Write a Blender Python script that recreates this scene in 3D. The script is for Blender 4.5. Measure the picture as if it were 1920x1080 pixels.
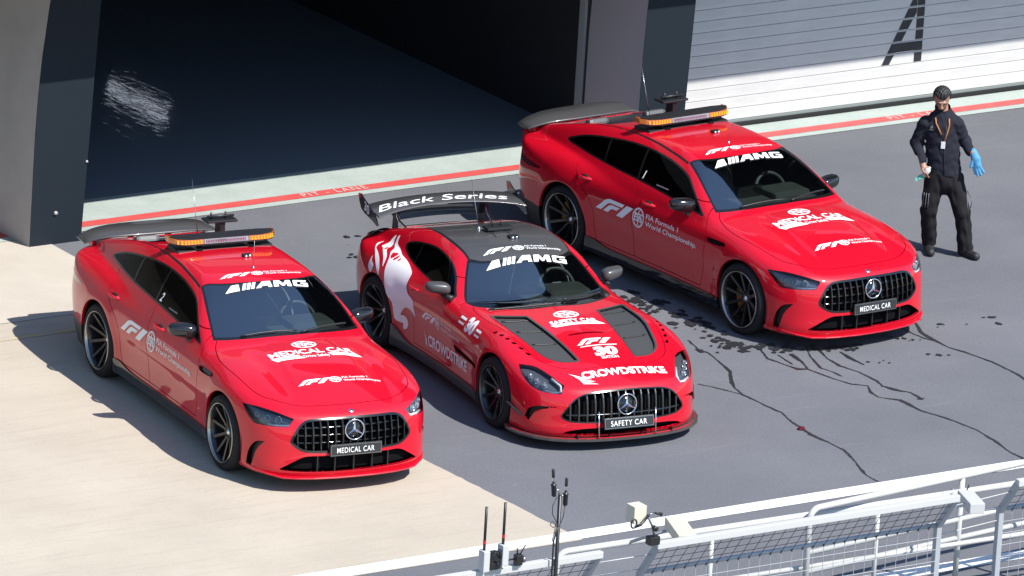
import bpy
for o_ in list(bpy.data.objects): bpy.data.objects.remove(o_)
import math, random
import numpy as np
import bpy, bmesh
from mathutils import Vector, Matrix, Euler
R = math.radians
scene = bpy.context.scene
col = scene.collection

# ------------------------------------------------------------------ camera, sky, sun, exposure
cam = bpy.data.cameras.new('camera'); camo = bpy.data.objects.new('camera', cam); col.objects.link(camo)
cam.sensor_width = 36; cam.lens = 341.9; cam.clip_start = 1; cam.clip_end = 2000
CAM = Vector((0, -88, 28.4617)); pit_, rol_ = R(17.032), R(3.4539)
fw = Vector((0, math.cos(pit_), -math.sin(pit_))); up0 = Vector((0, math.sin(pit_), math.cos(pit_))); rt0 = Vector((1, 0, 0))
rt = rt0*math.cos(rol_)+up0*math.sin(rol_); upv = up0*math.cos(rol_)-rt0*math.sin(rol_)
camo.matrix_world = Matrix(((rt.x, upv.x, -fw.x, CAM.x), (rt.y, upv.y, -fw.y, CAM.y), (rt.z, upv.z, -fw.z, CAM.z), (0, 0, 0, 1)))
scene.camera = camo
SUN_AZ, SUN_EL = R(-35.4), R(51.5)            # direction towards the sun, azimuth from +x
wd = bpy.data.worlds.new('World'); scene.world = wd; wd.use_nodes = True
nt = wd.node_tree; bg = nt.nodes['Background']; sky = nt.nodes.new('ShaderNodeTexSky')
sky.sky_type = 'NISHITA'; sky.sun_disc = False; sky.sun_elevation = SUN_EL; sky.sun_rotation = R(90)-SUN_AZ
sky.air_density = 1.1; sky.dust_density = .2; sky.ozone_density = 3.0
nt.links.new(sky.outputs[0], bg.inputs[0]); bg.inputs[1].default_value = .118
sl = bpy.data.lights.new('sun', 'SUN'); sl.energy = 4.4; sl.angle = R(.53); sl.color = (1, .965, .91)
so = bpy.data.objects.new('sun', sl); col.objects.link(so)
sd = Vector((math.cos(SUN_EL)*math.cos(SUN_AZ), math.cos(SUN_EL)*math.sin(SUN_AZ), math.sin(SUN_EL)))
so.rotation_euler = sd.to_track_quat('Z', 'Y').to_euler(); so.location = sd*60
vs = scene.view_settings; vs.view_transform = 'Standard'; vs.look = 'None'; vs.exposure = .75; vs.gamma = 1; vs.use_curve_mapping = False
scene.render.resolution_x = 1024; scene.render.resolution_y = 576

# ------------------------------------------------------------------ materials
MATS = {}
def mat(name, c=(.5, .5, .5), rough=.5, metal=0, coat=0, coat_rough=.03, spec=.5, emit=None, alpha=None):
    m = bpy.data.materials.new(name); m.use_nodes = True; b = m.node_tree.nodes['Principled BSDF']
    b.inputs['Base Color'].default_value = (*c, 1); b.inputs['Roughness'].default_value = rough; b.inputs['Metallic'].default_value = metal
    b.inputs['Coat Weight'].default_value = coat; b.inputs['Coat Roughness'].default_value = coat_rough
    b.inputs['Specular IOR Level'].default_value = spec
    if emit: b.inputs['Emission Color'].default_value = (*emit[0], 1); b.inputs['Emission Strength'].default_value = emit[1]
    MATS[name] = m; return m
def nd(m, typ, **kw):
    n = m.node_tree.nodes.new(typ)
    for k, v in kw.items():
        if k in n.inputs.keys() if hasattr(n, 'inputs') else False: n.inputs[k].default_value = v
        else: setattr(n, k, v)
    return n
def lk(m, a, b): m.node_tree.links.new(a, b)
def bsdf(m): return m.node_tree.nodes['Principled BSDF']
def ramp(m, src, stops):
    r = nd(m, 'ShaderNodeValToRGB'); e = r.color_ramp.elements
    while len(e) < len(stops): e.new(.5)
    for k, (p, c) in zip(e, stops): k.position = p; k.color = (*c, 1) if len(c) == 3 else c
    lk(m, src, r.inputs[0]); return r.outputs[0]
def noise(m, scale, detail=4, rough=.6, vec=None, dist=0):
    n = nd(m, 'ShaderNodeTexNoise'); n.inputs['Scale'].default_value = scale; n.inputs['Detail'].default_value = detail
    n.inputs['Roughness'].default_value = rough; n.inputs['Distortion'].default_value = dist
    if vec is not None: lk(m, vec, n.inputs['Vector'])
    return n.outputs[0]
def coords(m, scale=(1, 1, 1), rot=(0, 0, 0), kind='Object'):
    t = nd(m, 'ShaderNodeTexCoord'); p = nd(m, 'ShaderNodeMapping'); p.inputs['Scale'].default_value = scale; p.inputs['Rotation'].default_value = rot
    lk(m, t.outputs[kind], p.inputs[0]); return p.outputs[0]
def mixc(m, fac, a, b, mode='MIX'):
    n = nd(m, 'ShaderNodeMix', data_type='RGBA', blend_type=mode)
    for s, v in ((n.inputs[0], fac), (n.inputs[6], a), (n.inputs[7], b)):
        if isinstance(v, (int, float)): s.default_value = v
        elif isinstance(v, tuple): s.default_value = (*v, 1)
        else: lk(m, v, s)
    return n.outputs[2]
def bump_(m, h, strength=.3, dist=.01):
    b = nd(m, 'ShaderNodeBump'); b.inputs['Strength'].default_value = strength; b.inputs['Distance'].default_value = dist
    lk(m, h, b.inputs['Height']); lk(m, b.outputs[0], bsdf(m).inputs['Normal'])

# ------------------------------------------------------------------ numeric helpers
def spl(pts, n=1600):
    """C2 natural cubic spline through (x, y) points, returned as a fast table lookup"""
    p = np.array(sorted(pts), float); x, y = p[:, 0], p[:, 1]; m = len(x)
    if m == 2: return lambda q: np.interp(q, x, y)
    h = np.diff(x); A = np.zeros((m, m)); r = np.zeros(m); A[0, 0] = A[-1, -1] = 1
    for i in range(1, m-1):
        A[i, i-1] = h[i-1]; A[i, i] = 2*(h[i-1]+h[i]); A[i, i+1] = h[i]
        r[i] = 6*((y[i+1]-y[i])/h[i]-(y[i]-y[i-1])/h[i-1])
    M = np.linalg.solve(A, r)
    X = np.linspace(x[0], x[-1], n); k = np.clip(np.searchsorted(x, X)-1, 0, m-2)
    a = x[k+1]-X; b = X-x[k]; hh = h[k]
    Y = (M[k]*a**3+M[k+1]*b**3)/(6*hh)+(y[k]/hh-M[k]*hh/6)*a+(y[k+1]/hh-M[k+1]*hh/6)*b
    return lambda q: np.interp(q, X, Y)

def smax(a, b, k):
    h = np.maximum(k-np.abs(a-b), 0)/k
    return np.maximum(a, b)+h*h*h*k/6
def smin(a, b, k): return -smax(-a, -b, k)

def curve(pts, n=8):
    """closed Catmull-Rom curve; a point written (x, y, 1) is a sharp corner"""
    P = [np.array(p[:2], float) for p in pts]; S = [len(p) > 2 for p in pts]; m = len(P); out = []
    for i in range(m):
        p1, p2 = P[i], P[(i+1) % m]
        p0 = P[i-1] if not S[i] else p1-(p2-p1)*.6
        p3 = P[(i+2) % m] if not S[(i+1) % m] else p2+(p2-p1)*.6
        L = np.linalg.norm(p2-p1)
        m1 = (p2-p0)/(np.linalg.norm(p2-p1)+np.linalg.norm(p1-p0)+1e-9)*L
        m2 = (p3-p1)/(np.linalg.norm(p3-p2)+np.linalg.norm(p2-p1)+1e-9)*L
        for t in np.arange(n)/n:
            out.append((2*t**3-3*t**2+1)*p1+(t**3-2*t**2+t)*m1+(-2*t**3+3*t**2)*p2+(t**3-t**2)*m2)
    return np.array(out)

def poly_sdf(poly, x, y):
    """signed distance to a closed polygon, negative inside"""
    d = np.full(x.shape, 1e9); ins = np.zeros(x.shape, bool)
    for i in range(len(poly)):
        a, b = poly[i-1], poly[i]; e = b-a; wx, wy = x-a[0], y-a[1]
        t = np.clip((wx*e[0]+wy*e[1])/(e@e+1e-12), 0, 1)
        d = np.minimum(d, (wx-t*e[0])**2+(wy-t*e[1])**2)
        c = (a[1] > y) != (b[1] > y)
        if abs(e[1]) > 1e-12: ins ^= c & (wx < e[0]*wy/e[1])
    d = np.sqrt(d); return np.where(ins, -d, d)

def grad(f, P, e=.004):
    g = np.empty_like(P)
    for i in range(3):
        q = P.copy(); q[:, i] += e; a = f(q); q[:, i] -= 2*e; g[:, i] = (a-f(q))/(2*e)
    return g

def project(f, P, it=4, dirn=None):
    """move points onto the zero surface of f (along the gradient, or along one direction)"""
    P = P.copy()
    for _ in range(it):
        v = f(P)
        if dirn is None:
            g = grad(f, P); P -= g*np.clip(v/np.maximum((g*g).sum(1), .05), -.05, .05)[:, None]
        else:
            e = .002; s = (f(P+dirn*e)-f(P-dirn*e))/(2*e)
            s = np.where(np.abs(s) < .15, np.where(s < 0, -.15, .15), s)
            P -= np.clip(v/s, -.06, .06)[:, None]*dirn
    return P

def surface_net(f, lo, hi, h):
    """quad mesh of f = 0 with the vertices drawn onto the surface"""
    ax = [np.arange(lo[i], hi[i]+h, h) for i in range(3)]; n = [len(a) for a in ax]
    Y, Z = np.meshgrid(ax[1], ax[2], indexing='ij')
    F = np.empty(n)
    for i in range(0, n[0], 12):
        xs = ax[0][i:i+12]
        P = np.stack([np.repeat(xs, Y.size), np.tile(Y.ravel(), len(xs)), np.tile(Z.ravel(), len(xs))], 1)
        F[i:i+12] = f(P).reshape(len(xs), n[1], n[2])
    S = F < 0
    c = np.zeros((n[0]-1, n[1]-1, n[2]-1), np.int8)
    for dx in (0, 1):
        for dy in (0, 1):
            for dz in (0, 1): c += S[dx:n[0]-1+dx, dy:n[1]-1+dy, dz:n[2]-1+dz]
    act = (c > 0) & (c < 8); idx = np.full(act.shape, -1); I = np.argwhere(act); idx[act] = np.arange(len(I))
    P = np.zeros((len(I), 3)); w = np.zeros(len(I))
    cor = [(a, b, d) for a in (0, 1) for b in (0, 1) for d in (0, 1)]
    for a in cor:
        for k in range(3):
            if a[k]: continue
            b = list(a); b[k] = 1
            fa = F[I[:, 0]+a[0], I[:, 1]+a[1], I[:, 2]+a[2]]; fb = F[I[:, 0]+b[0], I[:, 1]+b[1], I[:, 2]+b[2]]
            cr = (fa < 0) != (fb < 0); t = np.where(cr, fa/np.where(cr, fa-fb, 1), 0)
            q = np.array(a, float)[None].repeat(len(I), 0); q[:, k] = t
            P += q*cr[:, None]; w += cr
    P = (P/w[:, None]+I)*h+np.array([ax[0][0], ax[1][0], ax[2][0]])
    Q = []
    for k in range(3):
        o = [i for i in range(3) if i != k]
        sl = [slice(1, n[i]-1) for i in range(3)]; s0 = list(sl); s1 = list(sl); s0[k] = slice(0, n[k]-1); s1[k] = slice(1, n[k])
        A, B = S[tuple(s0)], S[tuple(s1)]; E = np.argwhere(A != B)
        if not len(E): continue
        E = E+np.array([0 if i == k else 1 for i in range(3)])
        inside = S[E[:, 0], E[:, 1], E[:, 2]]
        def cell(d0, d1):
            q = E.copy(); q[:, o[0]] -= d0; q[:, o[1]] -= d1; return idx[q[:, 0], q[:, 1], q[:, 2]]
        q = np.stack([cell(1, 1), cell(0, 1), cell(0, 0), cell(1, 0)], 1)
        flip = inside if k != 1 else ~inside
        q[~flip] = q[~flip][:, ::-1]
        Q.append(q)
    return project(f, P, 4), np.concatenate(Q)

class Sheet:
    """triangle sheet with exact normals that can be sliced along g = 0"""
    def __init__(s, V, N, T): s.V, s.N, s.T = V, N, T
    def slice(s, g):
        """returns (g < 0 part, g >= 0 part)"""
        g = np.where(np.abs(g) < 1e-5, 1e-5, g)
        T = s.T; neg = g[T] < 0; c = neg.sum(1)
        ins, out = [T[c == 3]], [T[c == 0]]
        V, N = [s.V], [s.N]; base = len(s.V)
        mix = (c == 1) | (c == 2)
        if mix.any():
            t = T[mix]; n = neg[mix]; cc = c[mix]
            lone = np.where(cc == 1, n.argmax(1), (~n).argmax(1))
            t = np.stack([t[np.arange(len(t)), (lone+k) % 3] for k in range(3)], 1)
            e = np.concatenate([t[:, [0, 1]], t[:, [0, 2]]]); es = np.sort(e, 1)
            key, inv = np.unique(es, axis=0, return_inverse=True); inv = inv.ravel()
            a = g[key[:, 0]]/(g[key[:, 0]]-g[key[:, 1]])
            V.append(s.V[key[:, 0]]*(1-a[:, None])+s.V[key[:, 1]]*a[:, None])
            nn = s.N[key[:, 0]]*(1-a[:, None])+s.N[key[:, 1]]*a[:, None]; N.append(nn/np.linalg.norm(nn, axis=1)[:, None])
            m = len(t); A = inv[:m]+base; B = inv[m:]+base
            lt = np.stack([t[:, 0], A, B], 1)
            q1 = np.stack([A, t[:, 1], t[:, 2]], 1); q2 = np.stack([A, t[:, 2], B], 1)
            one = cc == 1
            ins += [lt[one], q1[~one], q2[~one]]; out += [lt[~one], q1[one], q2[one]]
        V = np.concatenate(V); N = np.concatenate(N)
        return Sheet(V, N, np.concatenate(ins)).clean(), Sheet(V, N, np.concatenate(out)).clean()
    def clean(s):
        if not len(s.T): return Sheet(np.zeros((0, 3)), np.zeros((0, 3)), np.zeros((0, 3), int))
        u, inv = np.unique(s.T, return_inverse=True)
        return Sheet(s.V[u], s.N[u], inv.reshape(s.T.shape))
    def mirror(s):
        m = np.array([1, -1, 1.]); return Sheet(s.V*m, s.N*m, s.T[:, ::-1])
    def both(s):
        m = s.mirror(); return Sheet(np.concatenate([s.V, m.V]), np.concatenate([s.N, m.N]), np.concatenate([s.T, m.T+len(s.V)]))
    def moved(s, d): return Sheet(s.V+s.N*d, s.N, s.T)
    def border(s):
        e = np.concatenate([s.T[:, [0, 1]], s.T[:, [1, 2]], s.T[:, [2, 0]]]); k = np.sort(e, 1)
        _, first, cnt = np.unique(k, axis=0, return_index=True, return_counts=True)
        return e[first[cnt == 1]]

def half_sheet(f, lo, hi, h):
    V, Q = surface_net(f, lo, hi, h)
    g = grad(f, V); N = g/np.linalg.norm(g, axis=1)[:, None]
    T = np.concatenate([Q[:, [0, 1, 2]], Q[:, [0, 2, 3]]])
    fn = np.cross(V[T[:, 1]]-V[T[:, 0]], V[T[:, 2]]-V[T[:, 0]])
    bad = (fn*N[T].sum(1)).sum(1) < 0; T[bad] = T[bad][:, ::-1]
    s = Sheet(V, N, T).slice(-V[:, 1])[0]
    on = s.V[:, 1] < 1e-6; s.V[on, 1] = 0; s.N[on, 1] = 0
    s.N /= np.linalg.norm(s.N, axis=1)[:, None]
    return s
# ------------------------------------------------------------------ car bodies as smooth solids (front axle at x = 0, nose towards +x)
def car_field(p):
    W, SZ, C, B = spl(p['plan']), spl(p['sect']), spl(p['centre']), spl(p['belt'])
    FR, FZ, RR, RZ = spl(p['front']), spl(p['frontz']), spl(p['rear']), spl(p['rearz'])
    RF, WC = spl(p['roof']), spl(p['cabin'])
    bx, br = p['belt_at'], p['kick']
    wx, wr, wa, wz = p['wheels'], p['arch'], p['flare'], p['wz']
    def lower(P):
        x, a, z = P[:, 0], np.abs(P[:, 1]), P[:, 2]
        w = W(x)-SZ(z)
        m = np.exp(-((z-.42)/.17)**4)*p['scoop']
        m = m/(1+np.exp(-(x-(wx[1]+.42))/.09))/(1+np.exp((x-(wx[0]-.34))/.09))
        w = w-m
        for cx, fl, cz in zip(wx, wa, wz):
            r = np.hypot(x-cx, (z-cz)*.96); w = w+fl*np.exp(-((r-wr)/.085)**2)*(z > cz-.4)
        side = a-w
        t = np.minimum(a/bx, 1.3)
        H = C(x)+(B(x)-C(x))*t**br
        for q in p['bulges']: H = H+q(x, a)
        top = (z-H)*.94
        Fa = (FR(a+.01)-FR(a-.01))/.02; Ra = (RR(a+.01)-RR(a-.01))/.02
        front = (x-FR(a)-FZ(z))/np.sqrt(1+Fa*Fa)
        rear = (RR(a)+RZ(z)-x)/np.sqrt(1+Ra*Ra)
        d = smax(side, top, p['k_top']); d = smax(d, front, p['k_front']); d = smax(d, rear, p['k_rear'])
        return smax(d, p['floor']-z, .04)
    def cabin(P):
        x, a, z = P[:, 0], np.abs(P[:, 1]), P[:, 2]
        dz = smax(z-p['z0'], z*0-.03, .08)
        wide = a-(WC(x)-p['tumble'][0]*dz-p['tumble'][1]*dz*np.abs(dz))
        roof = (z-RF(x+p['wrap']*a*a)+p['crown']*a*a)*.9
        d = smax(wide*.9, roof, p['k_roof'])
        return smax(d, p['z0']-.25-z, .05)
    return lambda P: smin(lower(P), cabin(P), p['k_waist'])

def bump(cx, cy, sx, sy, h):
    return lambda x, a: h*np.exp(-((x-cx)/sx)**2-((a-cy)/sy)**2)

MED = dict(
    plan=[(-4.5, .90), (-3.9, .945), (-3.4, .972), (-2.95, .978), (-2.4, .962), (-1.6, .945), (-.7, .943), (0, .958), (.45, .95), (1.1, .915)],
    sect=[(0, .10), (.16, .055), (.3, .022), (.45, .008), (.62, 0), (.74, .006), (.84, .024), (.93, .062), (1.02, .125), (1.12, .21), (1.5, .6)],
    centre=[(-4.4, .96), (-4.0, 1.0), (-3.4, 1.02), (-1.5, 1.05), (-.6, 1.032), (-.3, 1.013), (0, .98), (.35, .913), (.65, .82), (.85, .733), (1.1, .60)],
    belt=[(-4.4, .86), (-4.0, .95), (-3.5, 1.0), (-2.95, 1.015), (-2.2, .995), (-1.5, .985), (-.8, .97), (-.4, .945), (0, .905), (.33, .83), (.6, .745), (.85, .655), (1.1, .56)],
    belt_at=.86, kick=2.3,
    front=[(-.2, .925), (0, .93), (.2, .925), (.4, .90), (.55, .86), (.68, .795), (.8, .69), (.88, .56), (.95, .36), (1.0, .1), (1.05, -.25)],
    frontz=[(0, -.10), (.14, -.03), (.2, .0), (.32, .0), (.45, -.01), (.58, -.025), (.68, -.055), (.78, -.10), (.9, -.17), (1.5, -.6)],
    rear=[(-.2, -4.13), (0, -4.135), (.3, -4.125), (.5, -4.09), (.68, -4.02), (.8, -3.92), (.9, -3.74), (.98, -3.4), (1.05, -3.0)],
    rearz=[(0, .28), (.2, .16), (.4, .05), (.55, .01), (.7, 0), (.85, .02), (.95, .0), (1.02, -.02), (1.5, .1)],
    roof=[(-4.6, .84), (-4.1, 1.005), (-3.8, 1.095), (-3.4, 1.205), (-3.0, 1.31), (-2.6, 1.39), (-2.2, 1.437), (-1.85, 1.45), (-1.55, 1.442), (-1.28, 1.40), (-.95, 1.255), (-.6, 1.07), (-.3, .905), (.2, .63)],
    cabin=[(-4.6, .40), (-4.1, .545), (-3.7, .655), (-3.3, .745), (-2.9, .81), (-2.4, .855), (-1.8, .872), (-1.2, .865), (-.7, .84), (-.3, .80), (.2, .70)],
    z0=.98, tumble=(.50, .55), wrap=.25, crown=.06, k_roof=.09, k_waist=.05, k_top=.17, k_front=.10, k_rear=.10, floor=.15, scoop=.022,
    wheels=(0, -2.951), arch=.40, flare=(.012, .012), wz=(.36, .36),
    bulges=[lambda x, a: .011*np.exp(-((x+.02)/.5)**4)*(1/(1+np.exp((a-.36-.10*x)/.012))), bump(.55, .66, .30, .14, .02), lambda x, a: -.012*np.exp(-((a-.50+.05*x)/.09)**2-((x-.1)/.45)**4)])

SAF = dict(
    plan=[(-4.0, .96), (-3.4, .99), (-2.9, 1.005), (-2.55, 1.005), (-2.1, .972), (-1.5, .945), (-.9, .95), (-.4, .972), (0, .985), (.4, .98), (1.1, .95)],
    sect=[(0, .10), (.14, .055), (.28, .018), (.42, .004), (.56, 0), (.66, .008), (.75, .028), (.84, .065), (.93, .13), (1.03, .22), (1.5, .6)],
    centre=[(-3.9, .86), (-3.5, .90), (-3.0, .93), (-1.5, .93), (-1.0, .915), (-.6, .895), (-.2, .858), (.2, .80), (.5, .735), (.75, .65), (.9, .575), (1.1, .47)],
    belt=[(-3.9, .78), (-3.5, .865), (-3.0, .925), (-2.55, .945), (-2.0, .925), (-1.5, .90), (-1.0, .872), (-.5, .852), (-.15, .832), (.2, .765), (.5, .665), (.75, .56), (1.1, .42)],
    belt_at=.86, kick=2.4,
    front=[(-.2, .95), (0, .955), (.2, .95), (.4, .925), (.55, .885), (.7, .805), (.82, .69), (.9, .56), (.97, .36), (1.02, .1), (1.08, -.25)],
    frontz=[(0, -.08), (.1, -.03), (.16, .0), (.26, .0), (.36, -.008), (.46, -.022), (.56, -.055), (.65, -.10), (.8, -.19), (1.5, -.6)],
    rear=[(-.2, -3.61), (0, -3.615), (.3, -3.6), (.5, -3.565), (.68, -3.50), (.82, -3.39), (.93, -3.2), (1.0, -2.95), (1.08, -2.5)],
    rearz=[(0, .25), (.2, .14), (.4, .04), (.55, .0), (.7, .0), (.85, .03), (.95, .0), (1.5, .1)],
    roof=[(-4.0, .71), (-3.5, .905), (-3.2, 1.0), (-2.85, 1.105), (-2.5, 1.198), (-2.2, 1.26), (-1.95, 1.288), (-1.72, 1.281), (-1.48, 1.23), (-1.25, 1.105), (-1.0, .945), (-.75, .79), (-.3, .57)],
    cabin=[(-4.0, .50), (-3.5, .62), (-3.1, .72), (-2.7, .79), (-2.3, .835), (-1.9, .855), (-1.5, .86), (-1.1, .835), (-.7, .78), (-.3, .7)],
    z0=.87, tumble=(.55, .5), wrap=.33, crown=.10, k_roof=.13, k_waist=.07, k_top=.17, k_front=.10, k_rear=.09, floor=.12, scoop=.03,
    wheels=(0, -2.63), arch=.385, flare=(.014, .014), wz=(.345, .355),
    bulges=[bump(-.1, .78, .55, .16, .035), bump(-2.6, .86, .45, .12, .02), bump(-.25, 0, .9, .24, .022)])
# ------------------------------------------------------------------ object helpers
def mesh(name, V, F, smooth=False):
    me = bpy.data.meshes.new(name); me.from_pydata([tuple(map(float, v)) for v in V], [], [tuple(map(int, f)) for f in F])
    if smooth: me.polygons.foreach_set('use_smooth', [True]*len(me.polygons))
    me.update(); return me
def link(name, me, m=None, parent=None, loc=None, rot=None):
    o = bpy.data.objects.new(name, me); col.objects.link(o)
    if m is not None and me is not None and not me.materials: me.materials.append(m if not isinstance(m, str) else MATS[m])
    if parent is not None: o.parent = parent
    if loc is not None: o.location = loc
    if rot is not None: o.rotation_euler = rot
    return o
def tag(o, label, cat, group=None):
    o['label'] = label; o['category'] = cat
    if group: o['group'] = group
    return o
def empty(name, loc=(0, 0, 0), rz=0):
    o = bpy.data.objects.new(name, None); col.objects.link(o); o.location = loc; o.rotation_euler = (0, 0, rz); o.empty_display_size = .2; return o
def struct(o): o['kind'] = 'structure'; return o
class MB:
    """collects simple solids into one mesh"""
    def __init__(s): s.V, s.F, s.S = [], [], []
    def add(s, V, F, smooth=False):
        b = len(s.V); s.V += [tuple(v) for v in V]; s.F += [tuple(i+b for i in f) for f in F]; s.S += [smooth]*len(F); return s
    def box(s, lo, hi, M=None):
        V = [Vector((x, y, z)) for x in (lo[0], hi[0]) for y in (lo[1], hi[1]) for z in (lo[2], hi[2])]
        if M is not None: V = [M @ v for v in V]
        return s.add(V, [(0, 1, 3, 2), (4, 6, 7, 5), (0, 4, 5, 1), (2, 3, 7, 6), (0, 2, 6, 4), (1, 5, 7, 3)])
    def bbox(s, lo, hi, r=.01, M=None):
        """box with chamfered edges"""
        lo, hi = np.array(lo, float), np.array(hi, float); c = (lo+hi)/2; h = (hi-lo)/2; r = min(r, h.min()*.9)
        bm = bmesh.new(); bmesh.ops.create_cube(bm, size=1)
        for v in bm.verts: v.co = Vector((c[i]+2*h[i]*v.co[i] for i in range(3)))
        bmesh.ops.bevel(bm, geom=bm.edges[:], offset=r, segments=2, affect='EDGES', profile=.6)
        bm.verts.index_update()
        V = [M @ v.co if M is not None else v.co.copy() for v in bm.verts]; F = [[v.index for v in f.verts] for f in bm.faces]; bm.free()
        return s.add(V, F)
    def tube(s, pts, r, n=10, cap=True, close=False):
        pts = [Vector(p) for p in pts]; m = len(pts); rr = r if isinstance(r, (list, tuple)) else [r]*m
        V = []; ref = None
        for i, p in enumerate(pts):
            t = (pts[min(i+1, m-1)]-pts[max(i-1, 0)]) if not close else (pts[(i+1) % m]-pts[i-1])
            t.normalize()
            if ref is None: ref = t.orthogonal().normalized()
            ref = (ref-t*ref.dot(t)).normalized(); b = t.cross(ref)
            for k in range(n):
                a = 2*math.pi*k/n; V.append(p+(ref*math.cos(a)+b*math.sin(a))*rr[i])
        F = []
        for i in range(m if close else m-1):
            for k in range(n):
                j = (i+1) % m; F.append((i*n+k, i*n+(k+1) % n, j*n+(k+1) % n, j*n+k))
        s.add(V, F, True)
        if cap and not close:
            b = len(s.V)-len(V); s.F.append(tuple(b+k for k in range(n))[::-1]); s.F.append(tuple(b+(m-1)*n+k for k in range(n))); s.S += [False, False]
        return s
    def lathe(s, prof, n=48, axis='y', c=(0, 0, 0), smooth=True, close=False):
        """profile [(radius, along)] turned round an axis"""
        V = []; m = len(prof)
        for k in range(n):
            a = 2*math.pi*k/n; ca, sa = math.cos(a), math.sin(a)
            for r, h in prof:
                q = {'y': (r*ca, h, r*sa), 'z': (r*ca, r*sa, h), 'x': (h, r*ca, r*sa)}[axis]
                V.append((q[0]+c[0], q[1]+c[1], q[2]+c[2]))
        F = []
        for k in range(n):
            k2 = (k+1) % n
            for i in range(m if close else m-1):
                j = (i+1) % m; F.append((k*m+i, k*m+j, k2*m+j, k2*m+i))
        return s.add(V, F, smooth)
    def prism(s, poly, lo, hi, fn):
        """polygon extruded from lo to hi; fn(u, v, w) gives the point"""
        n = len(poly); V = [fn(u, v, lo) for u, v in poly]+[fn(u, v, hi) for u, v in poly]
        F = [tuple(range(n))[::-1], tuple(range(n, 2*n))]+[(i, (i+1) % n, n+(i+1) % n, n+i) for i in range(n)]
        return s.add(V, F)
    def mesh(s, name, recalc=True):
        me = mesh(name, s.V, s.F); me.polygons.foreach_set('use_smooth', s.S)
        if recalc:
            bm = bmesh.new(); bm.from_mesh(me); bmesh.ops.recalc_face_normals(bm, faces=bm.faces[:]); bm.to_mesh(me); bm.free()
        return me
    def build(s, name, m, parent=None, loc=None, rot=None): return link(name, s.mesh(name), m, parent, loc, rot)

def sheet_mesh(name, s, rim=0, keep_mid=True):
    """mesh of a sheet with exact normals; rim turns its edges inward by that depth (not along the centre line)"""
    V, N, T = s.V, s.N, s.T; nv = len(V); F = [T]; VV = [V]; NN = [N]
    if rim:
        e = s.border()
        if keep_mid: e = e[~((np.abs(V[e[:, 0], 1]) < 1e-6) & (np.abs(V[e[:, 1], 1]) < 1e-6))]
        if len(e):
            a, b = V[e[:, 0]], V[e[:, 1]]; na, nb = N[e[:, 0]], N[e[:, 1]]
            t = b-a; o = np.cross(t, (na+nb)/2); o /= np.maximum(np.linalg.norm(o, axis=1), 1e-9)[:, None]
            m = len(e); VV += [a, b, b-nb*rim, a-na*rim]; NN += [o]*4
            i = np.arange(m)+nv; F += [np.stack([i+m, i, i+3*m], 1), np.stack([i+m, i+3*m, i+2*m], 1)]
    V = np.concatenate(VV); N = np.concatenate(NN); F = np.concatenate(F)
    me = bpy.data.meshes.new(name); me.vertices.add(len(V)); me.vertices.foreach_set('co', V.ravel())
    me.loops.add(len(F)*3); me.loops.foreach_set('vertex_index', F.ravel()); me.polygons.add(len(F))
    me.polygons.foreach_set('loop_start', np.arange(len(F))*3)
    me.polygons.foreach_set('use_smooth', np.ones(len(F), bool)); me.update(calc_edges=True)
    me.normals_split_custom_set_from_vertices([tuple(n) for n in N]); return me
mat('paint_red', (.52, .003, .016), .40, 0, 1, .02, .12)
mat('gloss_black', (.008, .008, .009), .12, 0, .6, .03)
mat('satin_black', (.012, .012, .013), .45)
mat('rubber', (.016, .016, .017), .78, spec=.25)
mat('dark_void', (.004, .004, .005), .9, spec=.1)
mat('white_decal', (.80, .80, .80), .35)
mat('silver', (.75, .75, .76), .16, 1)
mat('steel', (.42, .42, .43), .3, 1)
mat('rim_dark', (.022, .022, .024), .3, .5, .5)
mat('rim_lip', (.36, .35, .33), .22, 1)
mat('disc_metal', (.22, .22, .22), .35, 1)
mat('caliper_bronze', (.35, .17, .03), .4, .3)
mat('interior', (.045, .05, .05), .7)
mat('interior_trim', (.06, .063, .066), .5)
mat('plate_black', (.022, .024, .025), .4)
mat('amber_lens', (.42, .10, .004), .15, 0, 1)
mat('amber_led', (.9, .27, .008), .3, emit=((1, .27, .005), .55))
mat('clear_lens', (.22, .23, .25), .12, 0, 1)
mat('lamp_chrome', (.6, .62, .66), .12, .9)
mat('drl', (.80, .83, .88), .15, .3, .6)
mat('lamp_inner', (.13, .14, .16), .28, .5)
mat('tail_red', (.10, .002, .004), .12, 0, 1)
mat('reflective_grey', (.11, .11, .115), .5)
mat('red_stripe', (.55, .01, .02), .4)
def glassy(name, tint, ior=1.6, rough=.01):
    """thin car glass: tinted see-through plus mirror by angle"""
    m = bpy.data.materials.new(name); m.use_nodes = True; n = m.node_tree.nodes; n.remove(n['Principled BSDF'])
    t = nd(m, 'ShaderNodeBsdfTransparent'); t.inputs[0].default_value = (*tint, 1)
    g = nd(m, 'ShaderNodeBsdfGlossy'); g.inputs['Roughness'].default_value = rough; g.inputs[0].default_value = (1, 1, 1, 1)
    f = nd(m, 'ShaderNodeFresnel'); f.inputs[0].default_value = ior; x = nd(m, 'ShaderNodeMixShader')
    lk(m, f.outputs[0], x.inputs[0]); lk(m, t.outputs[0], x.inputs[1]); lk(m, g.outputs[0], x.inputs[2]); lk(m, x.outputs[0], n['Material Output'].inputs[0])
    MATS[name] = m; return m
glassy('windshield_glass', (.72, .82, .79), 3.3)
glassy('tinted_glass', (.03, .032, .035), 1.24)
glassy('lamp_glass', (.85, .87, .9), 1.5)
m = mat('carbon', (.04, .04, .042), .38, 0, .5, .08)
v = coords(m, (1, 1, 1)); c1 = nd(m, 'ShaderNodeTexChecker'); c1.inputs['Scale'].default_value = 160; lk(m, v, c1.inputs[0])
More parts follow.
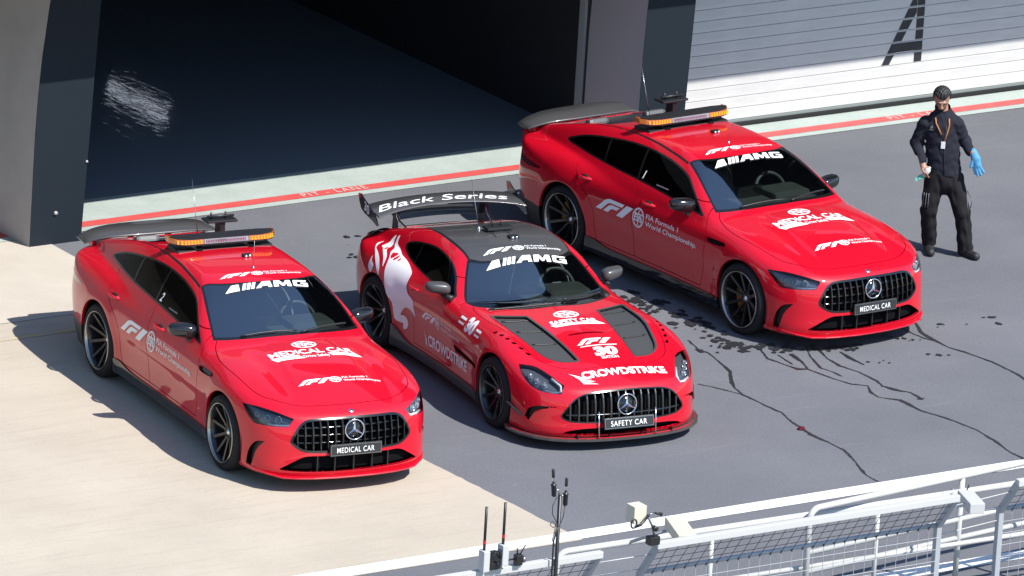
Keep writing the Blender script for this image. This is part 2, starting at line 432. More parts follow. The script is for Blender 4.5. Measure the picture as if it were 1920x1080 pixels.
lk(m, mixc(m, c1.outputs[1], (.042, .041, .041), (.062, .06, .06)), bsdf(m).inputs[0])
m = mat('side_grime', (.5, .0035, .012), .42, 0, 1, .03, .35)
# ------------------------------------------------------------------ car building
def wheel_meshes(kind):
    """tyre, rim, lip, disc, caliper and cap meshes; axis y, outer side towards -y, centre at the hub"""
    big = kind == 'med'; out = {}
    for pos in ('front', 'rear'):
        rt_ = .36 if big else (.345 if pos == 'front' else .355); w = (.135 if pos == 'front' else .15); rr = .283 if big else (.262 if pos == 'front' else .272)
        d = .055 if pos == 'front' else .085
        t = MB().lathe([(rr-.012, w-.03), (rr+.004, w-.012), (rr+.03, w), (rt_-.035, w-.002), (rt_-.012, w-.018), (rt_-.002, w-.045), (rt_, 0), (rt_-.002, -w+.045),
                        (rt_-.012, -w+.018), (rt_-.035, -w+.002), (rr+.03, -w), (rr+.004, -w+.012), (rr-.012, -w+.03)], 64)
        for q in (-.07, -.025, .025, .07):
            t.lathe([(rt_+.0006, q-.004), (rt_-.006, q), (rt_+.0006, q+.004)], 64)
        rim = MB().lathe([(rr-.006, -w+.02), (rr-.016, -w+.035), (rr-.024, -w+.07), (rr-.04, .05), (rr-.03, w-.02)], 64)
        n = 10
        for k in range(n):
            a0 = 2*math.pi*k/n+.1
            for da in ((-.045, .045) if big else (0,)):
                prof = [(.055, -w+.035+d, .013), (.12, -w+.028+d*.8, .011), (rr*.72, -w+.03+d*.35, .010), (rr-.012, -w+.030, .012 if big else .016)]
                V = []; F = []
                for i, (r_, h_, wd_) in enumerate(prof):
                    a = a0+da*(1.3-.9*i/3) if big else a0
                    e = Vector((math.cos(a), 0, math.sin(a))); tt = Vector((-math.sin(a), 0, math.cos(a)))
                    hw = wd_*(1 if big else 1.55)
                    for sx, dy in ((-hw, .022), (-hw*.7, 0), (hw*.7, 0), (hw, .022)): V.append(e*r_+tt*sx+Vector((0, h_+dy, 0)))
                for i in range(3):
                    for j in range(3): F.append((i*4+j, i*4+j+1, i*4+j+5, i*4+j+4))
                rim.add(V, F, False)
        rim.lathe([(0, -w+.03+d), (.05, -w+.03+d), (.068, -w+.045+d), (.07, -w+.09+d)], 32)
        for k in range(5):
            a = 2*math.pi*k/5; rim.lathe([(0, -w+.028+d), (.009, -w+.028+d), (.011, -w+.04+d)], 8, c=(.05*math.cos(a)*.98, 0, .05*math.sin(a)*.98))
        lip = MB().lathe([(rr+.004, -w+.004), (rr-.002, -w-.004), (rr-.010, -w+.002), (rr-.0145, -w+.022)] if big else [(rr+.002, -w+.006), (rr-.001, -w+.001), (rr-.005, -w+.006), (rr-.007, -w+.02)], 64)
        disc = MB().lathe([(.07, -w+.12+d), (.20, -w+.12+d), (.20, -w+.15+d), (.07, -w+.15+d)], 48)
        a0, a1 = R(150 if pos == 'front' else 20), R(215 if pos == 'front' else 85)
        cal = MB()
        arc = [a0+(a1-a0)*i/8 for i in range(9)]
        poly = [(.215*math.cos(a), .215*math.sin(a)) for a in arc]+[(.13*math.cos(a), .13*math.sin(a)) for a in arc[::-1]]
        cal.prism(poly, -w+.085+d, -w+.17+d, lambda u, v, q: (u, q, v))
        cap = MB().lathe([(0, -w+.018+d), (.024, -w+.02+d), (.03, -w+.032+d)], 24)
        out[pos] = [('tyre', t.mesh('tyre'), 'rubber'), ('rim', rim.mesh('rim'), 'rim_dark'), ('rim_lip', lip.mesh('rim_lip'), 'rim_lip' if big else 'rim_edge'),
                    ('brake_disc', disc.mesh('brake_disc'), 'disc_metal'), ('brake_caliper', cal.mesh('brake_caliper'), 'caliper_bronze'), ('hub_cap', cap.mesh('hub_cap'), 'silver')]
    return out
mat('rim_edge', (.16, .16, .15), .3, 1)

def put_wheels(car, P, meshes, face):
    for cx, cz, pos, fy in zip(P['wheels'], P['wz'], ('front', 'rear'), face):
        w = .135 if pos == 'front' else .15
        for sy in (-1, 1):
            e = empty('wheel', (cx, sy*(fy-w), cz)); e.parent = car
            if sy > 0: e.rotation_euler = (0, 0, math.pi)
            e.rotation_euler[1] = .35*sy+cx*.6
            for n, me, m in meshes[pos]: link(n, me, m, e)
        MBw = MB(); r = P['arch']+.012; V = []; F = []; n = 26
        for sy in (-1, 1):
            for k in range(n+1):
                a = R(-22)+R(224)*k/n
                for y_ in (.93, .42): V.append((cx+r*math.cos(a), sy*y_, cz+r*math.sin(a)))
            b = (0 if sy < 0 else 1)*2*(n+1)
            F += [(b+2*k, b+2*k+1, b+2*k+3, b+2*k+2) for k in range(n)]
            F.append(tuple(b+2*k+1 for k in range(n+1)))
        MBw.add(V, F).build('wheel_arch_liner', 'dark_void', car)

def lozenge(pts, fn, f, lift=.004, cell=.06, dirn=(0, 0, -1), it=6):
    """flat 2D faces -> draped on the surface of f"""
    V2, F = pts; bm = bmesh.new(); vs_ = [bm.verts.new((x, y, 0)) for x, y in V2]
    for q in F:
        try: bm.faces.new([vs_[i] for i in q])
        except ValueError: pass
    bmesh.ops.triangulate(bm, faces=bm.faces[:])
    xs = [v[0] for v in V2]; ys = [v[1] for v in V2]
    for ax_, lo, hi in ((0, min(xs), max(xs)), (1, min(ys), max(ys))):
        k = math.floor(lo/cell)*cell+cell
        while k < hi:
            no = (1, 0, 0) if ax_ == 0 else (0, 1, 0); co = (k, 0, 0) if ax_ == 0 else (0, k, 0)
            bmesh.ops.bisect_plane(bm, geom=bm.verts[:]+bm.edges[:]+bm.faces[:], plane_co=co, plane_no=no, dist=1e-6); k += cell
    bmesh.ops.triangulate(bm, faces=bm.faces[:])
    bm.verts.index_update()
    P = np.array([fn(v.co.x, v.co.y) for v in bm.verts], float); F = [[v.index for v in q.verts] for q in bm.faces]; bm.free()
    P = project(f, P, it, np.array(dirn, float)); g = grad(f, P); N = g/np.linalg.norm(g, axis=1)[:, None]
    T = np.array(F); fnm = np.cross(P[T[:, 1]]-P[T[:, 0]], P[T[:, 2]]-P[T[:, 0]]); bad = (fnm*N[T].sum(1)).sum(1) < 0; T[bad] = T[bad][:, ::-1]
    return Sheet(P+N*lift, N, T)

_txt = {}
def text2d(s, h=1.0, bold=.0, shear=0, space=1.0, widthx=1.0):
    """filled letters as flat faces, cap height h, starting at 0, 0; returns (verts, faces, width)"""
    key = (s, bold, shear, space)
    if key not in _txt:
        c = bpy.data.curves.new('t', 'FONT'); c.body = s; c.size = 1; c.offset = bold; c.shear = shear; c.space_character = space; c.resolution_u = 4
        o = bpy.data.objects.new('t', c); col.objects.link(o); dg = bpy.context.evaluated_depsgraph_get(); dg.update()
        me = bpy.data.meshes.new_from_object(o.evaluated_get(dg)); V = [(v.co.x, v.co.y) for v in me.vertices]; F = [tuple(p.vertices) for p in me.polygons]
        bpy.data.objects.remove(o); bpy.data.curves.remove(c); bpy.data.meshes.remove(me)
        _txt[key] = (V, F)
    V, F = _txt[key]; x0 = min(v[0] for v in V); k = h/.69
    V = [((x-x0)*k*widthx, y*k) for x, y in V]
    return V, F, max(v[0] for v in V)
class Decal:
    def __init__(s): s.V, s.F = [], []
    def add(s, V, F, dx=0, dy=0, fit=None):
        b = len(s.V); k = 1
        s.V += [(x+dx, y+dy) for x, y in V]; s.F += [tuple(i+b for i in f) for f in F]; return s
    def poly(s, pts): return s.add(pts, [tuple(range(len(pts)))])
    def text(s, t, x, y, h, w=None, **kw):
        V, F, tw = text2d(t, h, **kw)
        if w: V = [(q[0]*w/tw, q[1]) for q in V]
        return s.add(V, F, x, y)
    def ring(s, cx, cy, rx, ry, t, n=28):
        o = [(cx+rx*math.cos(2*math.pi*i/n), cy+ry*math.sin(2*math.pi*i/n)) for i in range(n)]; q = [(cx+(rx-t)*math.cos(2*math.pi*i/n), cy+(ry-t)*math.sin(2*math.pi*i/n)) for i in range(n)]
        return s.add(o+q, [(i, (i+1) % n, n+(i+1) % n, n+i) for i in range(n)])
    def f1(s, x, y, w, h):
        """slanted racing mark: a bent F stroke, its short middle bar and a slanted one"""
        X = lambda u: x+u*w; Y = lambda v: y+v*h
        s.add([(X(a), Y(b)) for a, b in [(0, .0), (.20, .52), (.28, .78), (.36, .92), (.46, 1), (.98, 1), (.90, .74), (.50, .74), (.43, .68), (.38, .56), (.19, 0)]], [tuple(range(11))])
        s.add([(X(a), Y(b)) for a, b in [(.27, 0), (.40, .36), (.46, .52), (.54, .62), (.84, .62), (.74, .36), (.60, .36), (.53, .28), (.44, 0)]], [tuple(range(9))])
        s.add([(X(a), Y(b)) for a, b in [(.74, 0), (1.06, 1), (1.30, 1), (.96, 0)]], [(0, 1, 2, 3)])
        return s
    def fia(s, cx, cy, rx, ry):
        s.ring(cx, cy, rx, ry, rx*.14)
        for k in (-.5, .5): s.ring(cx+k*rx*.55, cy, rx*.42, ry*.86, rx*.07, 16)
        s.add([(cx-rx*.95, cy-ry*.26), (cx+rx*.95, cy-ry*.26), (cx+rx*.95, cy-ry*.36), (cx-rx*.95, cy-ry*.36)], [(0, 1, 2, 3)])
        s.add([(cx-rx*.95, cy+ry*.34), (cx+rx*.95, cy+ry*.34), (cx+rx*.95, cy+ry*.44), (cx-rx*.95, cy+ry*.44)], [(0, 1, 2, 3)])
        return s.text('FIA', cx-rx*.66, cy-ry*.24, ry*.55, rx*1.32, bold=.03)
    def amg(s, x, y, w, h):
        sh = .55*h
        V = lambda a, b, c: [(x+a*w, y), (x+a*w+sh, y+h), (x+b*w+sh, y+h), (x+b*w, y)]
        s.add([(x-.02*w, y), (x+.09*w, y+h), (x+.155*w+sh*.4, y+h), (x+.155*w, y)], [(0, 1, 2, 3)])
        for a in (.18, .235, .29): s.add(V(a, a+.04, 0), [(0, 1, 2, 3)])
        # A, M, G built from straight strokes
        s.add([(x+.35*w, y), (x+.45*w+sh*.2, y+h), (x+.56*w, y+h), (x+.55*w, y), (x+.50*w, y), (x+.505*w, y+.28*h), (x+.44*w, y+.28*h), (x+.41*w, y)], [tuple(range(8))])
        s.add([(x+.57*w, y), (x+.60*w, y+h), (x+.67*w, y+h), (x+.70*w, y+.45*h), (x+.745*w, y+h), (x+.80*w, y+h), (x+.79*w, y), (x+.735*w, y), (x+.742*w, y+.5*h), (x+.70*w, y+.08*h), (x+.675*w, y+.08*h), (x+.645*w, y+.55*h), (x+.63*w, y)], [tuple(range(13))])
        s.add([(x+.815*w, y+.1*h), (x+.83*w, y+.9*h), (x+.85*w, y+h), (x+1.0*w, y+h), (x+.99*w, y+.78*h), (x+.875*w, y+.75*h), (x+.865*w, y+.25*h), (x+.945*w, y+.22*h), (x+.95*w, y+.42*h), (x+.91*w, y+.42*h), (x+.915*w, y+.6*h), (x+1.0*w, y+.6*h), (x+.99*w, y), (x+.84*w, y)], [tuple(range(14))])
        return s
    def drape(s, name, car, f, fn, dirn, m='white_decal', lift=.004, parent=None, it=6):
        sh = lozenge((s.V, s.F), fn, f, lift, .06, dirn, it)
        return link(name, sheet_mesh(name, sh), m, parent or car)

def top_at(x0, y0, z): return lambda u, v: (x0-v, y0+u, z)              # read from in front of the car
def side_at(x0, z0, y): return lambda u, v: (x0+u, y, z0+v)               # right-hand side, nose to the right

class Car:
    def __init__(s, P, bb, h): 
        s.P = P; s.f = car_field(P); s.body = half_sheet(s.f, *bb, h); s.objs = []
    def xyz(s): V = s.body.V; return V[:, 0], V[:, 1], V[:, 2]
    def cut(s, g): a, s.body = s.body.slice(g); return a
    def side(s, name, sh, m, rim=0, parent=None):
        """one object on each side"""
        out = []
        for q in (sh.mirror(), sh): out.append(link(name, sheet_mesh(name, q, rim, False), m, parent))
        return out
    def mid(s, name, sh, m, rim=0, parent=None): return link(name, sheet_mesh(name, sh.both(), rim), m, parent)

def line_sdf(pts, x, y):
    d = np.full(x.shape, 1e9); p = np.array(pts, float)
    for a, b in zip(p[:-1], p[1:]):
        e = b-a; t = np.clip(((x-a[0])*e[0]+(y-a[1])*e[1])/(e@e), 0, 1); d = np.minimum(d, np.hypot(x-a[0]-t*e[0], y-a[1]-t*e[1]))
    return d

def only(cond, g): return np.where(cond, g, .2)

def star_emblem(car, loc, tilt, r):
    """three-pointed star in a ring, facing +x"""
    M = Matrix.Translation(loc) @ Matrix.Rotation(tilt, 4, 'Y')
    ring = MB(); ring.tube([M @ Vector((0, r*math.cos(a), r*math.sin(a))) for a in [2*math.pi*i/40 for i in range(40)]], r*.075, 8, close=True)
    o = ring.build('star_badge', 'silver', car)
    st = MB()
    for k in range(3):
        a = math.pi/2+2*math.pi*k/3; c, s_ = math.cos(a), math.sin(a)
        tip = M @ Vector((.004, r*.97*c, r*.97*s_)); mid = M @ Vector((.022, 0, 0)); bk = M @ Vector((-.004, 0, 0))
        w1 = a+math.pi/3; w2 = a-math.pi/3
        L = M @ Vector((.004, r*.2*math.cos(w1), r*.2*math.sin(w1))); Rr = M @ Vector((.004, r*.2*math.cos(w2), r*.2*math.sin(w2)))
        st.add([tip, L, mid, Rr, bk], [(0, 1, 2), (0, 2, 3), (0, 4, 1), (0, 3, 4)])
    st.build('star', 'silver', o)
    MB().lathe([(0, -.006), (r*.96, -.006), (r*.96, -.02), (0, -.02)], 32, 'x').build('badge_disc', 'gloss_black', o, loc, (0, tilt, 0))

def number_plate(car, txt, loc, tilt, w=.53, h=.115):
    M = Matrix.Translation(loc) @ Matrix.Rotation(tilt, 4, 'Y')
    o = MB().bbox((-.012, -w/2, -h/2), (.006, w/2, h/2), .006, M).build('name_plate', 'plate_black', car)
    fr = MB()
    for a, b in (((-w/2+.008, -h/2+.008), (w/2-.008, -h/2+.012)), ((-w/2+.008, h/2-.012), (w/2-.008, h/2-.008)), ((-w/2+.008, -h/2+.012), (-w/2+.012, h/2-.012)), ((w/2-.012, -h/2+.012), (w/2-.008, h/2-.012))):
        fr.box((.006, a[0], a[1]), (.0085, b[0], b[1]), M)
    fr.build('plate_border', 'steel', o)
    V, F, tw = text2d(txt, .05, bold=.006, space=1.12); k = w*.72/tw
    link('lettering', mesh('lettering', [M @ Vector((.0095, x*k-w*.37, y-.026)) for x, y in V], F), 'white_decal', o)

def mirror_pair(car, tip, arm, m='gloss_black', size=(.14, .27, .16)):
    """door mirrors: rounded shell, glass at the back, stalk to the door"""
    for sy in (-1, 1):
        bm = bmesh.new(); bmesh.ops.create_uvsphere(bm, u_segments=28, v_segments=18, radius=1)
        c = Vector((tip[0], sy*(tip[1]-size[1]/2), tip[2]))
        for v in bm.verts:
            x, y, z = v.co
            q = Vector((math.copysign(abs(x)**.8, x), math.copysign(abs(y)**.62, y), math.copysign(abs(z)**.7, z)))
            if q.x < -.12: q.x = -.12-(abs(q.x)-.12)*.12
            k = .78+.22*(1-(q.y*sy+1)/2)
            v.co = c+Vector((q.x*size[0]*.75*k-.05*q.y*sy*.5, q.y*size[1]/2, q.z*size[2]/2*k+.012*q.y*sy))
        me = bpy.data.meshes.new('mirror'); bm.to_mesh(me); bm.free(); me.polygons.foreach_set('use_smooth', [True]*len(me.polygons))
        o = link('door_mirror', me, m, car)
        a = Vector((arm[0], sy*arm[1], arm[2])); b = c+Vector((-.01, -sy*size[1]*.2, -size[2]*.4))
        MB().tube([a, a.lerp(b, .5)+Vector((0, 0, -.012)), b], [.034, .028, .032], 10).build('mirror_stalk', 'satin_black', o)
        MB().lathe([(0, 0), (.85, 0), (1, .08), (0, .3)], 24, 'x').build('mirror_glass', 'silver', o, c+Vector((-.026, 0, 0)), None).scale = (-.02, size[1]*.42, size[2]*.38)

def interior(car, P, dash, wheel_c, seat_x, zf, roof_sheet, seat_w=.27, rear=None):
    o = MB()
    o.bbox((dash[0]-.42, -.70, dash[2]-.30), (dash[0]-.02, .70, dash[2]-.02), .06)
    o.bbox((dash[0]-.44, .16, dash[2]-.16), (dash[0]-.10, .62, dash[2]+.045), .05)
    o.bbox((dash[0]-.25, -.74, dash[2]-.25), (dash[0]+.16, .74, dash[2]-.035), .03)
    d = o.build('dashboard', 'interior', car)
    MB().box((dash[0]-.12, -.25, dash[2]-.036), (dash[0]-.05, .10, dash[2]-.012)).build('dash_vent', 'interior_trim', d)
    MB().bbox((dash[0]-.34, -.16, dash[2]-.02), (dash[0]-.30, .14, dash[2]+.10), .01).build('dash_screen', 'gloss_black', d)
    s = MB(); c = Vector(wheel_c); M = Matrix.Translation(c) @ Matrix.Rotation(R(-24), 4, 'Y')
    s.tube([M @ Vector((0, .185*math.cos(a), .185*math.sin(a))) for a in [2*math.pi*i/32 for i in range(32)]], .019, 8, close=True)
    for a in (0, math.pi, 1.5*math.pi): s.tube([M @ Vector((.02, 0, 0)), M @ Vector((0, .18*math.cos(a), .18*math.sin(a)))], .016, 6)
    s.bbox((-.02, -.06, -.05), (.03, .06, .05), .02, M); s.tube([c, c+Vector((.35, 0, -.14))], .03, 8)
    s.build('steering_wheel', 'interior_trim', car)
    for sx, ys, w in [(seat_x, (-.38, .38), seat_w)]+([(rear, (-.36, .36), .26)] if rear else []):
        for y_ in ys:
            q = MB(); q.bbox((sx-.28, y_-w, zf), (sx+.28, y_+w, zf+.22), .06)
            Mb = Matrix.Translation((sx-.27, y_, zf+.12)) @ Matrix.Rotation(R(-18), 4, 'Y')
            q.bbox((-.07, -w, 0), (.07, w, .58), .05, Mb); q.bbox((-.05, -.13, .56), (.05, .13, .78), .05, Mb)
            q.build('seat', 'interior_trim', car)
    if roof_sheet is not None: link('headliner', sheet_mesh('headliner', roof_sheet.moved(-.03).both()), 'interior', car)

def grille_slats(car, P_, f, outline, n, yspan, back, m='gloss_black', edge='steel', thick=.016, dep=.05, parent=None):
    """upright bars inside a grille opening, each following the nose curve"""
    poly = outline; zz = np.arange(.2, .8, .004); FR, FZ = spl(P_['front']), spl(P_['frontz'])
    for i in range(n):
        y = -yspan+2*yspan*i/(n-1); a = abs(y)
        zs = zz[poly_sdf(poly, np.full(len(zz), a), zz) < -.006]
        if not len(zs): continue
        z0, z1 = zs.min(), zs.max(); m_ = 7
        P = np.array([[0, y, z0+(z1-z0)*k/(m_-1)] for k in range(m_)]); P[:, 0] = FR(a)+FZ(P[:, 2])
        P = project(f, P, 8, np.array([-1., 0, 0])); P[:, 0] = np.clip(P[:, 0], .7, .96)
        V = []; F = []
        for p in P:
            x = p[0]-.006
            V += [(x-dep, y-thick/2, p[2]), (x-.006, y-thick/2, p[2]), (x, y-thick*.25, p[2]), (x, y+thick*.25, p[2]), (x-.006, y+thick/2, p[2]), (x-dep, y+thick/2, p[2])]
        for k in range(m_-1):
            for j in range(5): F.append((k*6+j, k*6+j+1, k*6+j+7, k*6+j+6))
        o = link('grille_bar', mesh('grille_bar', V, F), m, parent or car)

def headlamp(car, C, lens, kind):
    """lens at the skin, dark bowl behind, light strip, reflector modules and their lenses"""
    for sy, sh in ((-1, lens.mirror()), (1, lens)):
        o = link('headlight', sheet_mesh('headlight', sh.moved(-.001), 0, False), 'lamp_glass', car)
        link('lamp_bowl', sheet_mesh('lamp_bowl', sh.moved(-.055), -.05, False), 'lamp_inner', o)
        pts = kind['strip']; P = np.array([(x, sy*a, z) for x, a, z in pts]); P = project(C.f, P, 6); g = grad(C.f, P); P = P-g/np.linalg.norm(g, axis=1)[:, None]*.016
        MB().tube([tuple(p) for p in P], .014, 8).build('daylight_strip', 'drl', o)
        for x, a, z, r in kind['units']:
            p = project(C.f, np.array([[x, sy*a, z]]), 6); g = grad(C.f, p)[0]; g /= np.linalg.norm(g); p = Vector(p[0]-g*.045)
            q = (Vector(g)+Vector((1.2, 0, .1))).normalized().to_track_quat('X', 'Z').to_euler()
            u = MB().lathe([(r, -.03), (r, .012), (r*.86, .016), (r*.8, .004), (0, .004)], 24, 'x').build('reflector', 'lamp_chrome', o, p, q)
            MB().lathe([(r*.78, .005), (r*.6, .018), (r*.3, .026), (0, .028)], 20, 'x').build('lamp_lens', 'clear_lens', o, p, q)

def build_medical():
    C = Car(MED, ((-4.3, -.05, .05), (1.1, 1.06, 1.52)), .018); P = MED; f = C.f
    car = empty('medical_car'); 
    x, a, z = C.xyz()
    for cx, cz in zip(P['wheels'], P['wz']):
        x, a, z = C.xyz(); C.cut(only(a > .5, np.hypot(x-cx, z-cz)-P['arch']))
    # glass
    x, a, z = C.xyz()
    WS = curve([(-1.262, -.3), (-1.262, 0), (-1.275, .2), (-1.31, .42), (-1.388, .608, 1), (-1.056, .686), (-.722, .752, 1), (-.665, .6), (-.61, .35), (-.583, 0), (-.583, -.3)])
    glass = C.cut(only(z > .93, poly_sdf(WS, x, a)))
    g = poly_sdf(WS, glass.V[:, 0], glass.V[:, 1]); fr = np.where(glass.V[:, 0] > -.75, .035, .022)
    glass, frit = glass.slice(g+fr)
    C.mid('windshield', glass.moved(-.004), 'windshield_glass', 0, car); C.mid('windshield_border', frit.moved(-.003), 'gloss_black', .012, car)
    x, a, z = C.xyz()
    DLO = curve([(-.775, .975, 1), (-1.0, 1.11), (-1.24, 1.243), (-1.42, 1.293), (-1.75, 1.332), (-2.2, 1.332), (-2.65, 1.28), (-3.0, 1.213), (-3.2, 1.15), (-3.30, 1.105), (-3.27, 1.088), (-3.05, 1.082), (-2.53, 1.068), (-1.83, 1.052), (-1.27, 1.02), (-.95, .99)])
    win = C.cut(only((a > .5), poly_sdf(DLO, x, z)))
    g = poly_sdf(DLO, win.V[:, 0], win.V[:, 2]); win, trim = win.slice(g+.016)
    C.side('window_trim', trim.moved(.001), 'gloss_black', .012, car)
    def below(sh, p, q):                                             # signed side of a line in x, z
        n = np.array([q[1]-p[1], -(q[0]-p[0])]); n /= np.linalg.norm(n); return (sh.V[:, 0]-p[0])*n[0]+(sh.V[:, 2]-p[1])*n[1]
    for nm, p, q in (('front_window', (-1.905, 1.04), (-2.035, 1.36)), ('rear_window', (-2.50, 1.04), (-2.66, 1.36))):
        w, win = win.slice(-below(win, p, q)+.012); s2, win = win.slice(-below(win, p, q)-.012)
        C.side(nm, w.moved(-.004), 'tinted_glass', 0, car); C.side('pillar_trim', s2, 'gloss_black', 0, car)
    C.side('quarter_window', win.moved(-.004), 'tinted_glass', 0, car)
    x, a, z = C.xyz()
    RS = curve([(-3.72, -.3), (-3.72, 0), (-3.66, .40, 1), (-2.85, .50, 1), (-2.72, 0), (-2.72, -.3)])
    back = C.cut(only(z > .95, poly_sdf(RS, x, a))); C.mid('rear_window_glass', back.moved(-.004), 'tinted_glass', 0, car)
    # openings in the nose
    x, a, z = C.xyz()
    GR = curve([(-.3, .712), (0, .714), (.25, .711), (.445, .703), (.52, .665), (.57, .60), (.612, .51), (.60, .475), (.53, .425), (.46, .403), (.25, .396), (0, .395), (-.3, .395)])
    gr = C.cut(only(x > .55, poly_sdf(GR, a, z)))
    frm, gr = gr.slice(-poly_sdf(GR, gr.V[:, 1], gr.V[:, 2])-.02)
    C.mid('grille_frame', frm.moved(.003), 'gloss_black', .03, car); C.mid('grille_mesh', gr.moved(-.075), 'dark_void', -.07, car)
    grille_slats(car, P, f, GR, 16, .545, .07)
    for zz, sp in ((.62, .53), (.55, .56), (.48, .56)):
        Pq = project(f, np.array([[.95, y, zz] for y in np.linspace(-sp, sp, 25)]), 12, np.array([-1., 0, 0]))
        Pq = Pq[Pq[:, 0] > .72]; MB().tube([(p[0]-.045, p[1], p[2]) for p in Pq], .009, 6).build('grille_louvre', 'gloss_black', car)
    x, a, z = C.xyz()
    LI = curve([(-.3, .368), (0, .368), (.35, .366), (.48, .362), (.58, .315), (.715, .226, 1), (.5, .218), (.25, .214), (0, .213), (-.3, .213)])
    li = C.cut(only(x > .5, poly_sdf(LI, a, z))); C.mid('lower_intake', li.moved(-.06), 'dark_void', -.06, car)
    for y in (-.36, -.19, 0, .19, .36):
        p = project(f, np.array([[.95, y, .29]]), 12, np.array([-1., 0, 0]))[0]; MB().box((p[0]-.06, y-.006, .213), (p[0]-.012, y+.006, .368)).build('intake_fin', 'satin_black', car)
    x, a, z = C.xyz()
    SI = curve([(.10, .475), (.16, .47), (.215, .44), (.27, .36), (.295, .25), (.30, .205, 1), (.245, .20), (.22, .26), (.19, .36), (.145, .43)])
    w = (a-x)*.7071
    si = C.cut(only((x > .2) & (a > .6), poly_sdf(SI, w, z))); C.side('side_intake', si.moved(-.05), 'satin_black', -.05, car)
    x, a, z = C.xyz(); w = (a-x)*.7071
    HL = curve([(.404, .764, 1), (.21, .773), (.022, .753), (-.15, .709, 1), (-.112, .636, 1), (.02, .629), (.17, .623), (.24, .628), (.315, .68)])
    hl = C.cut(only((x > .2) & (a > .3), poly_sdf(HL, w, z)))
    headlamp(car, C, hl, dict(strip=[(.79, .60, .665), (.78, .635, .648), (.73, .725, .643), (.66, .79, .642)], units=[(.70, .70, .69, .034), (.62, .78, .69, .03), (.52, .845, .70, .025)]))
    x, a, z = C.xyz()
    TL = curve([(2.55, .80), (2.9, .83), (3.12, .85), (3.3, .86), (3.3, .80), (3.0, .775), (2.7, .765)])
    tl = C.cut(only(x < -3.3, poly_sdf(TL, (-x)*.75+(1-a)*.35, z))); C.side('tail_light', tl.moved(.002), 'tail_red', .01, car)
    # black lower parts
    x, a, z = C.xyz()
    C.mid('underbody', C.cut(np.where(C.body.N[:, 2] < -.75, -1., 1.)*np.where(z < .3, 1, np.abs(C.body.N[:, 2]) < -2)+np.where(z < .3, 0, 1.)), 'satin_black', 0, car)
    x, a, z = C.xyz()
    sk = C.cut(only((a > .6) & (x < -.3) & (x > -2.65), z-.262-.05*np.exp(-((x+2.5)/.18)**2)))
    C.side('side_skirt', sk.moved(.012), 'gloss_black', .03, car)
    x, a, z = C.xyz(); df = C.cut(only(x < -3.3, z-.40)); C.mid('diffuser', df, 'satin_black', .02, car)
    x, a, z = C.xyz()
    VT = curve([(-.61, .832, 1), (-.32, .838), (-.315, .812, 1), (-.40, .798), (-.59, .797)])
    vt = C.cut(only(a > .6, poly_sdf(VT, x, z))); C.side('fender_vent', vt.moved(-.01), 'gloss_black', -.02, car)
    x, a, z = C.xyz()
    seam = C.cut(only((z > 1.0) & (a > .3), line_sdf([(-3.5, .47), (-3.016, .532), (-2.438, .545), (-1.929, .568), (-1.536, .600), (-1.39, .613)], x, a)-.009))
    C.side('roof_seam', seam.moved(-.004), 'satin_black', .01, car)
    inner = C.body.moved(-.03)
    # panels
    x, a, z = C.xyz()
    HD = curve([(-.60, -.3), (-.60, 0), (-.63, .35), (-.69, .6), (-.72, .70), (-.60, .775), (-.30, .833), (.135, .812), (.36, .775), (.47, .725), (.60, .60), (.68, .42), (.712, .2), (.72, 0), (.72, -.3)])
    g = only(z > .7, poly_sdf(HD, x, a)); hood = C.cut(g+.0035); g = only(C.body.V[:, 2] > .7, poly_sdf(HD, C.body.V[:, 0], C.body.V[:, 1])); C.cut(g-.0035)
    C.mid('hood', hood, 'paint_red', .02, car)
    FD = curve([(-.70, .30, 1), (-.655, .50), (-.64, .80), (-.72, .94), (-.80, 1.10, 1), (-1.87, 1.10, 1), (-1.84, .80), (-1.80, .45), (-1.79, .30, 1)])
    RD = curve([(-1.79, .30, 1), (-1.80, .45), (-1.84, .80), (-1.87, 1.10, 1), (-2.98, 1.10, 1), (-2.86, .95), (-2.70, .82), (-2.52, .70), (-2.45, .60), (-2.44, .45), (-2.40, .30, 1)])
    for D in (FD, RD):
        x, a, z = C.xyz(); g = only(a > .6, poly_sdf(D, x, z)); door = C.cut(g+.004)
        x, a, z = C.xyz(); C.cut(only(a > .6, poly_sdf(D, x, z))-.004)
        doors = C.side('door', door, 'paint_red', .02, car)
        cx = -1.62 if D is FD else -2.66
        for sy, d in zip((-1, 1), doors):
            p = project(f, np.array([[cx+q, sy*.95, .895] for q in (-.11, -.05, 0, .05, .11)]), 8, np.array([0, -sy*1., 0]))
            MB().tube([(q[0], q[1]+sy*o, q[2]) for q, o in zip(p, (.0, .03, .036, .03, .0))], [.012, .017, .018, .017, .012], 8).build('handle', 'paint_red', d)
            MB().lathe([(0, 0), (.9, .0), (1, -.01), (0, -.01)], 20).build('handle_cup', 'satin_black', d, (cx, p[2][1]+sy*.003, .893), (0, 0, 0) if sy > 0 else (0, 0, math.pi)).scale = (.075, 1, .03)
    body = C.mid('body', C.body, 'paint_red', .025, car)
    link('inner_shell', sheet_mesh('inner_shell', inner.both()), 'dark_void', car)
    roofpart = C.body.slice(only(C.body.V[:, 2] > 1.2, -1.+0*C.body.V[:, 0]))[0]
    # front lip, rear spoiler
    pts = [(.0, .958), (.2, .953), (.4, .928), (.55, .888), (.68, .825), (.8, .715), (.87, .58), (.9, .45)]
    lip = MB(); V = []; F = []; ys = [-q[0] for q in pts[::-1]]+[q[0] for q in pts[1:]]; xs = [q[1] for q in pts[::-1]]+[q[1] for q in pts[1:]]
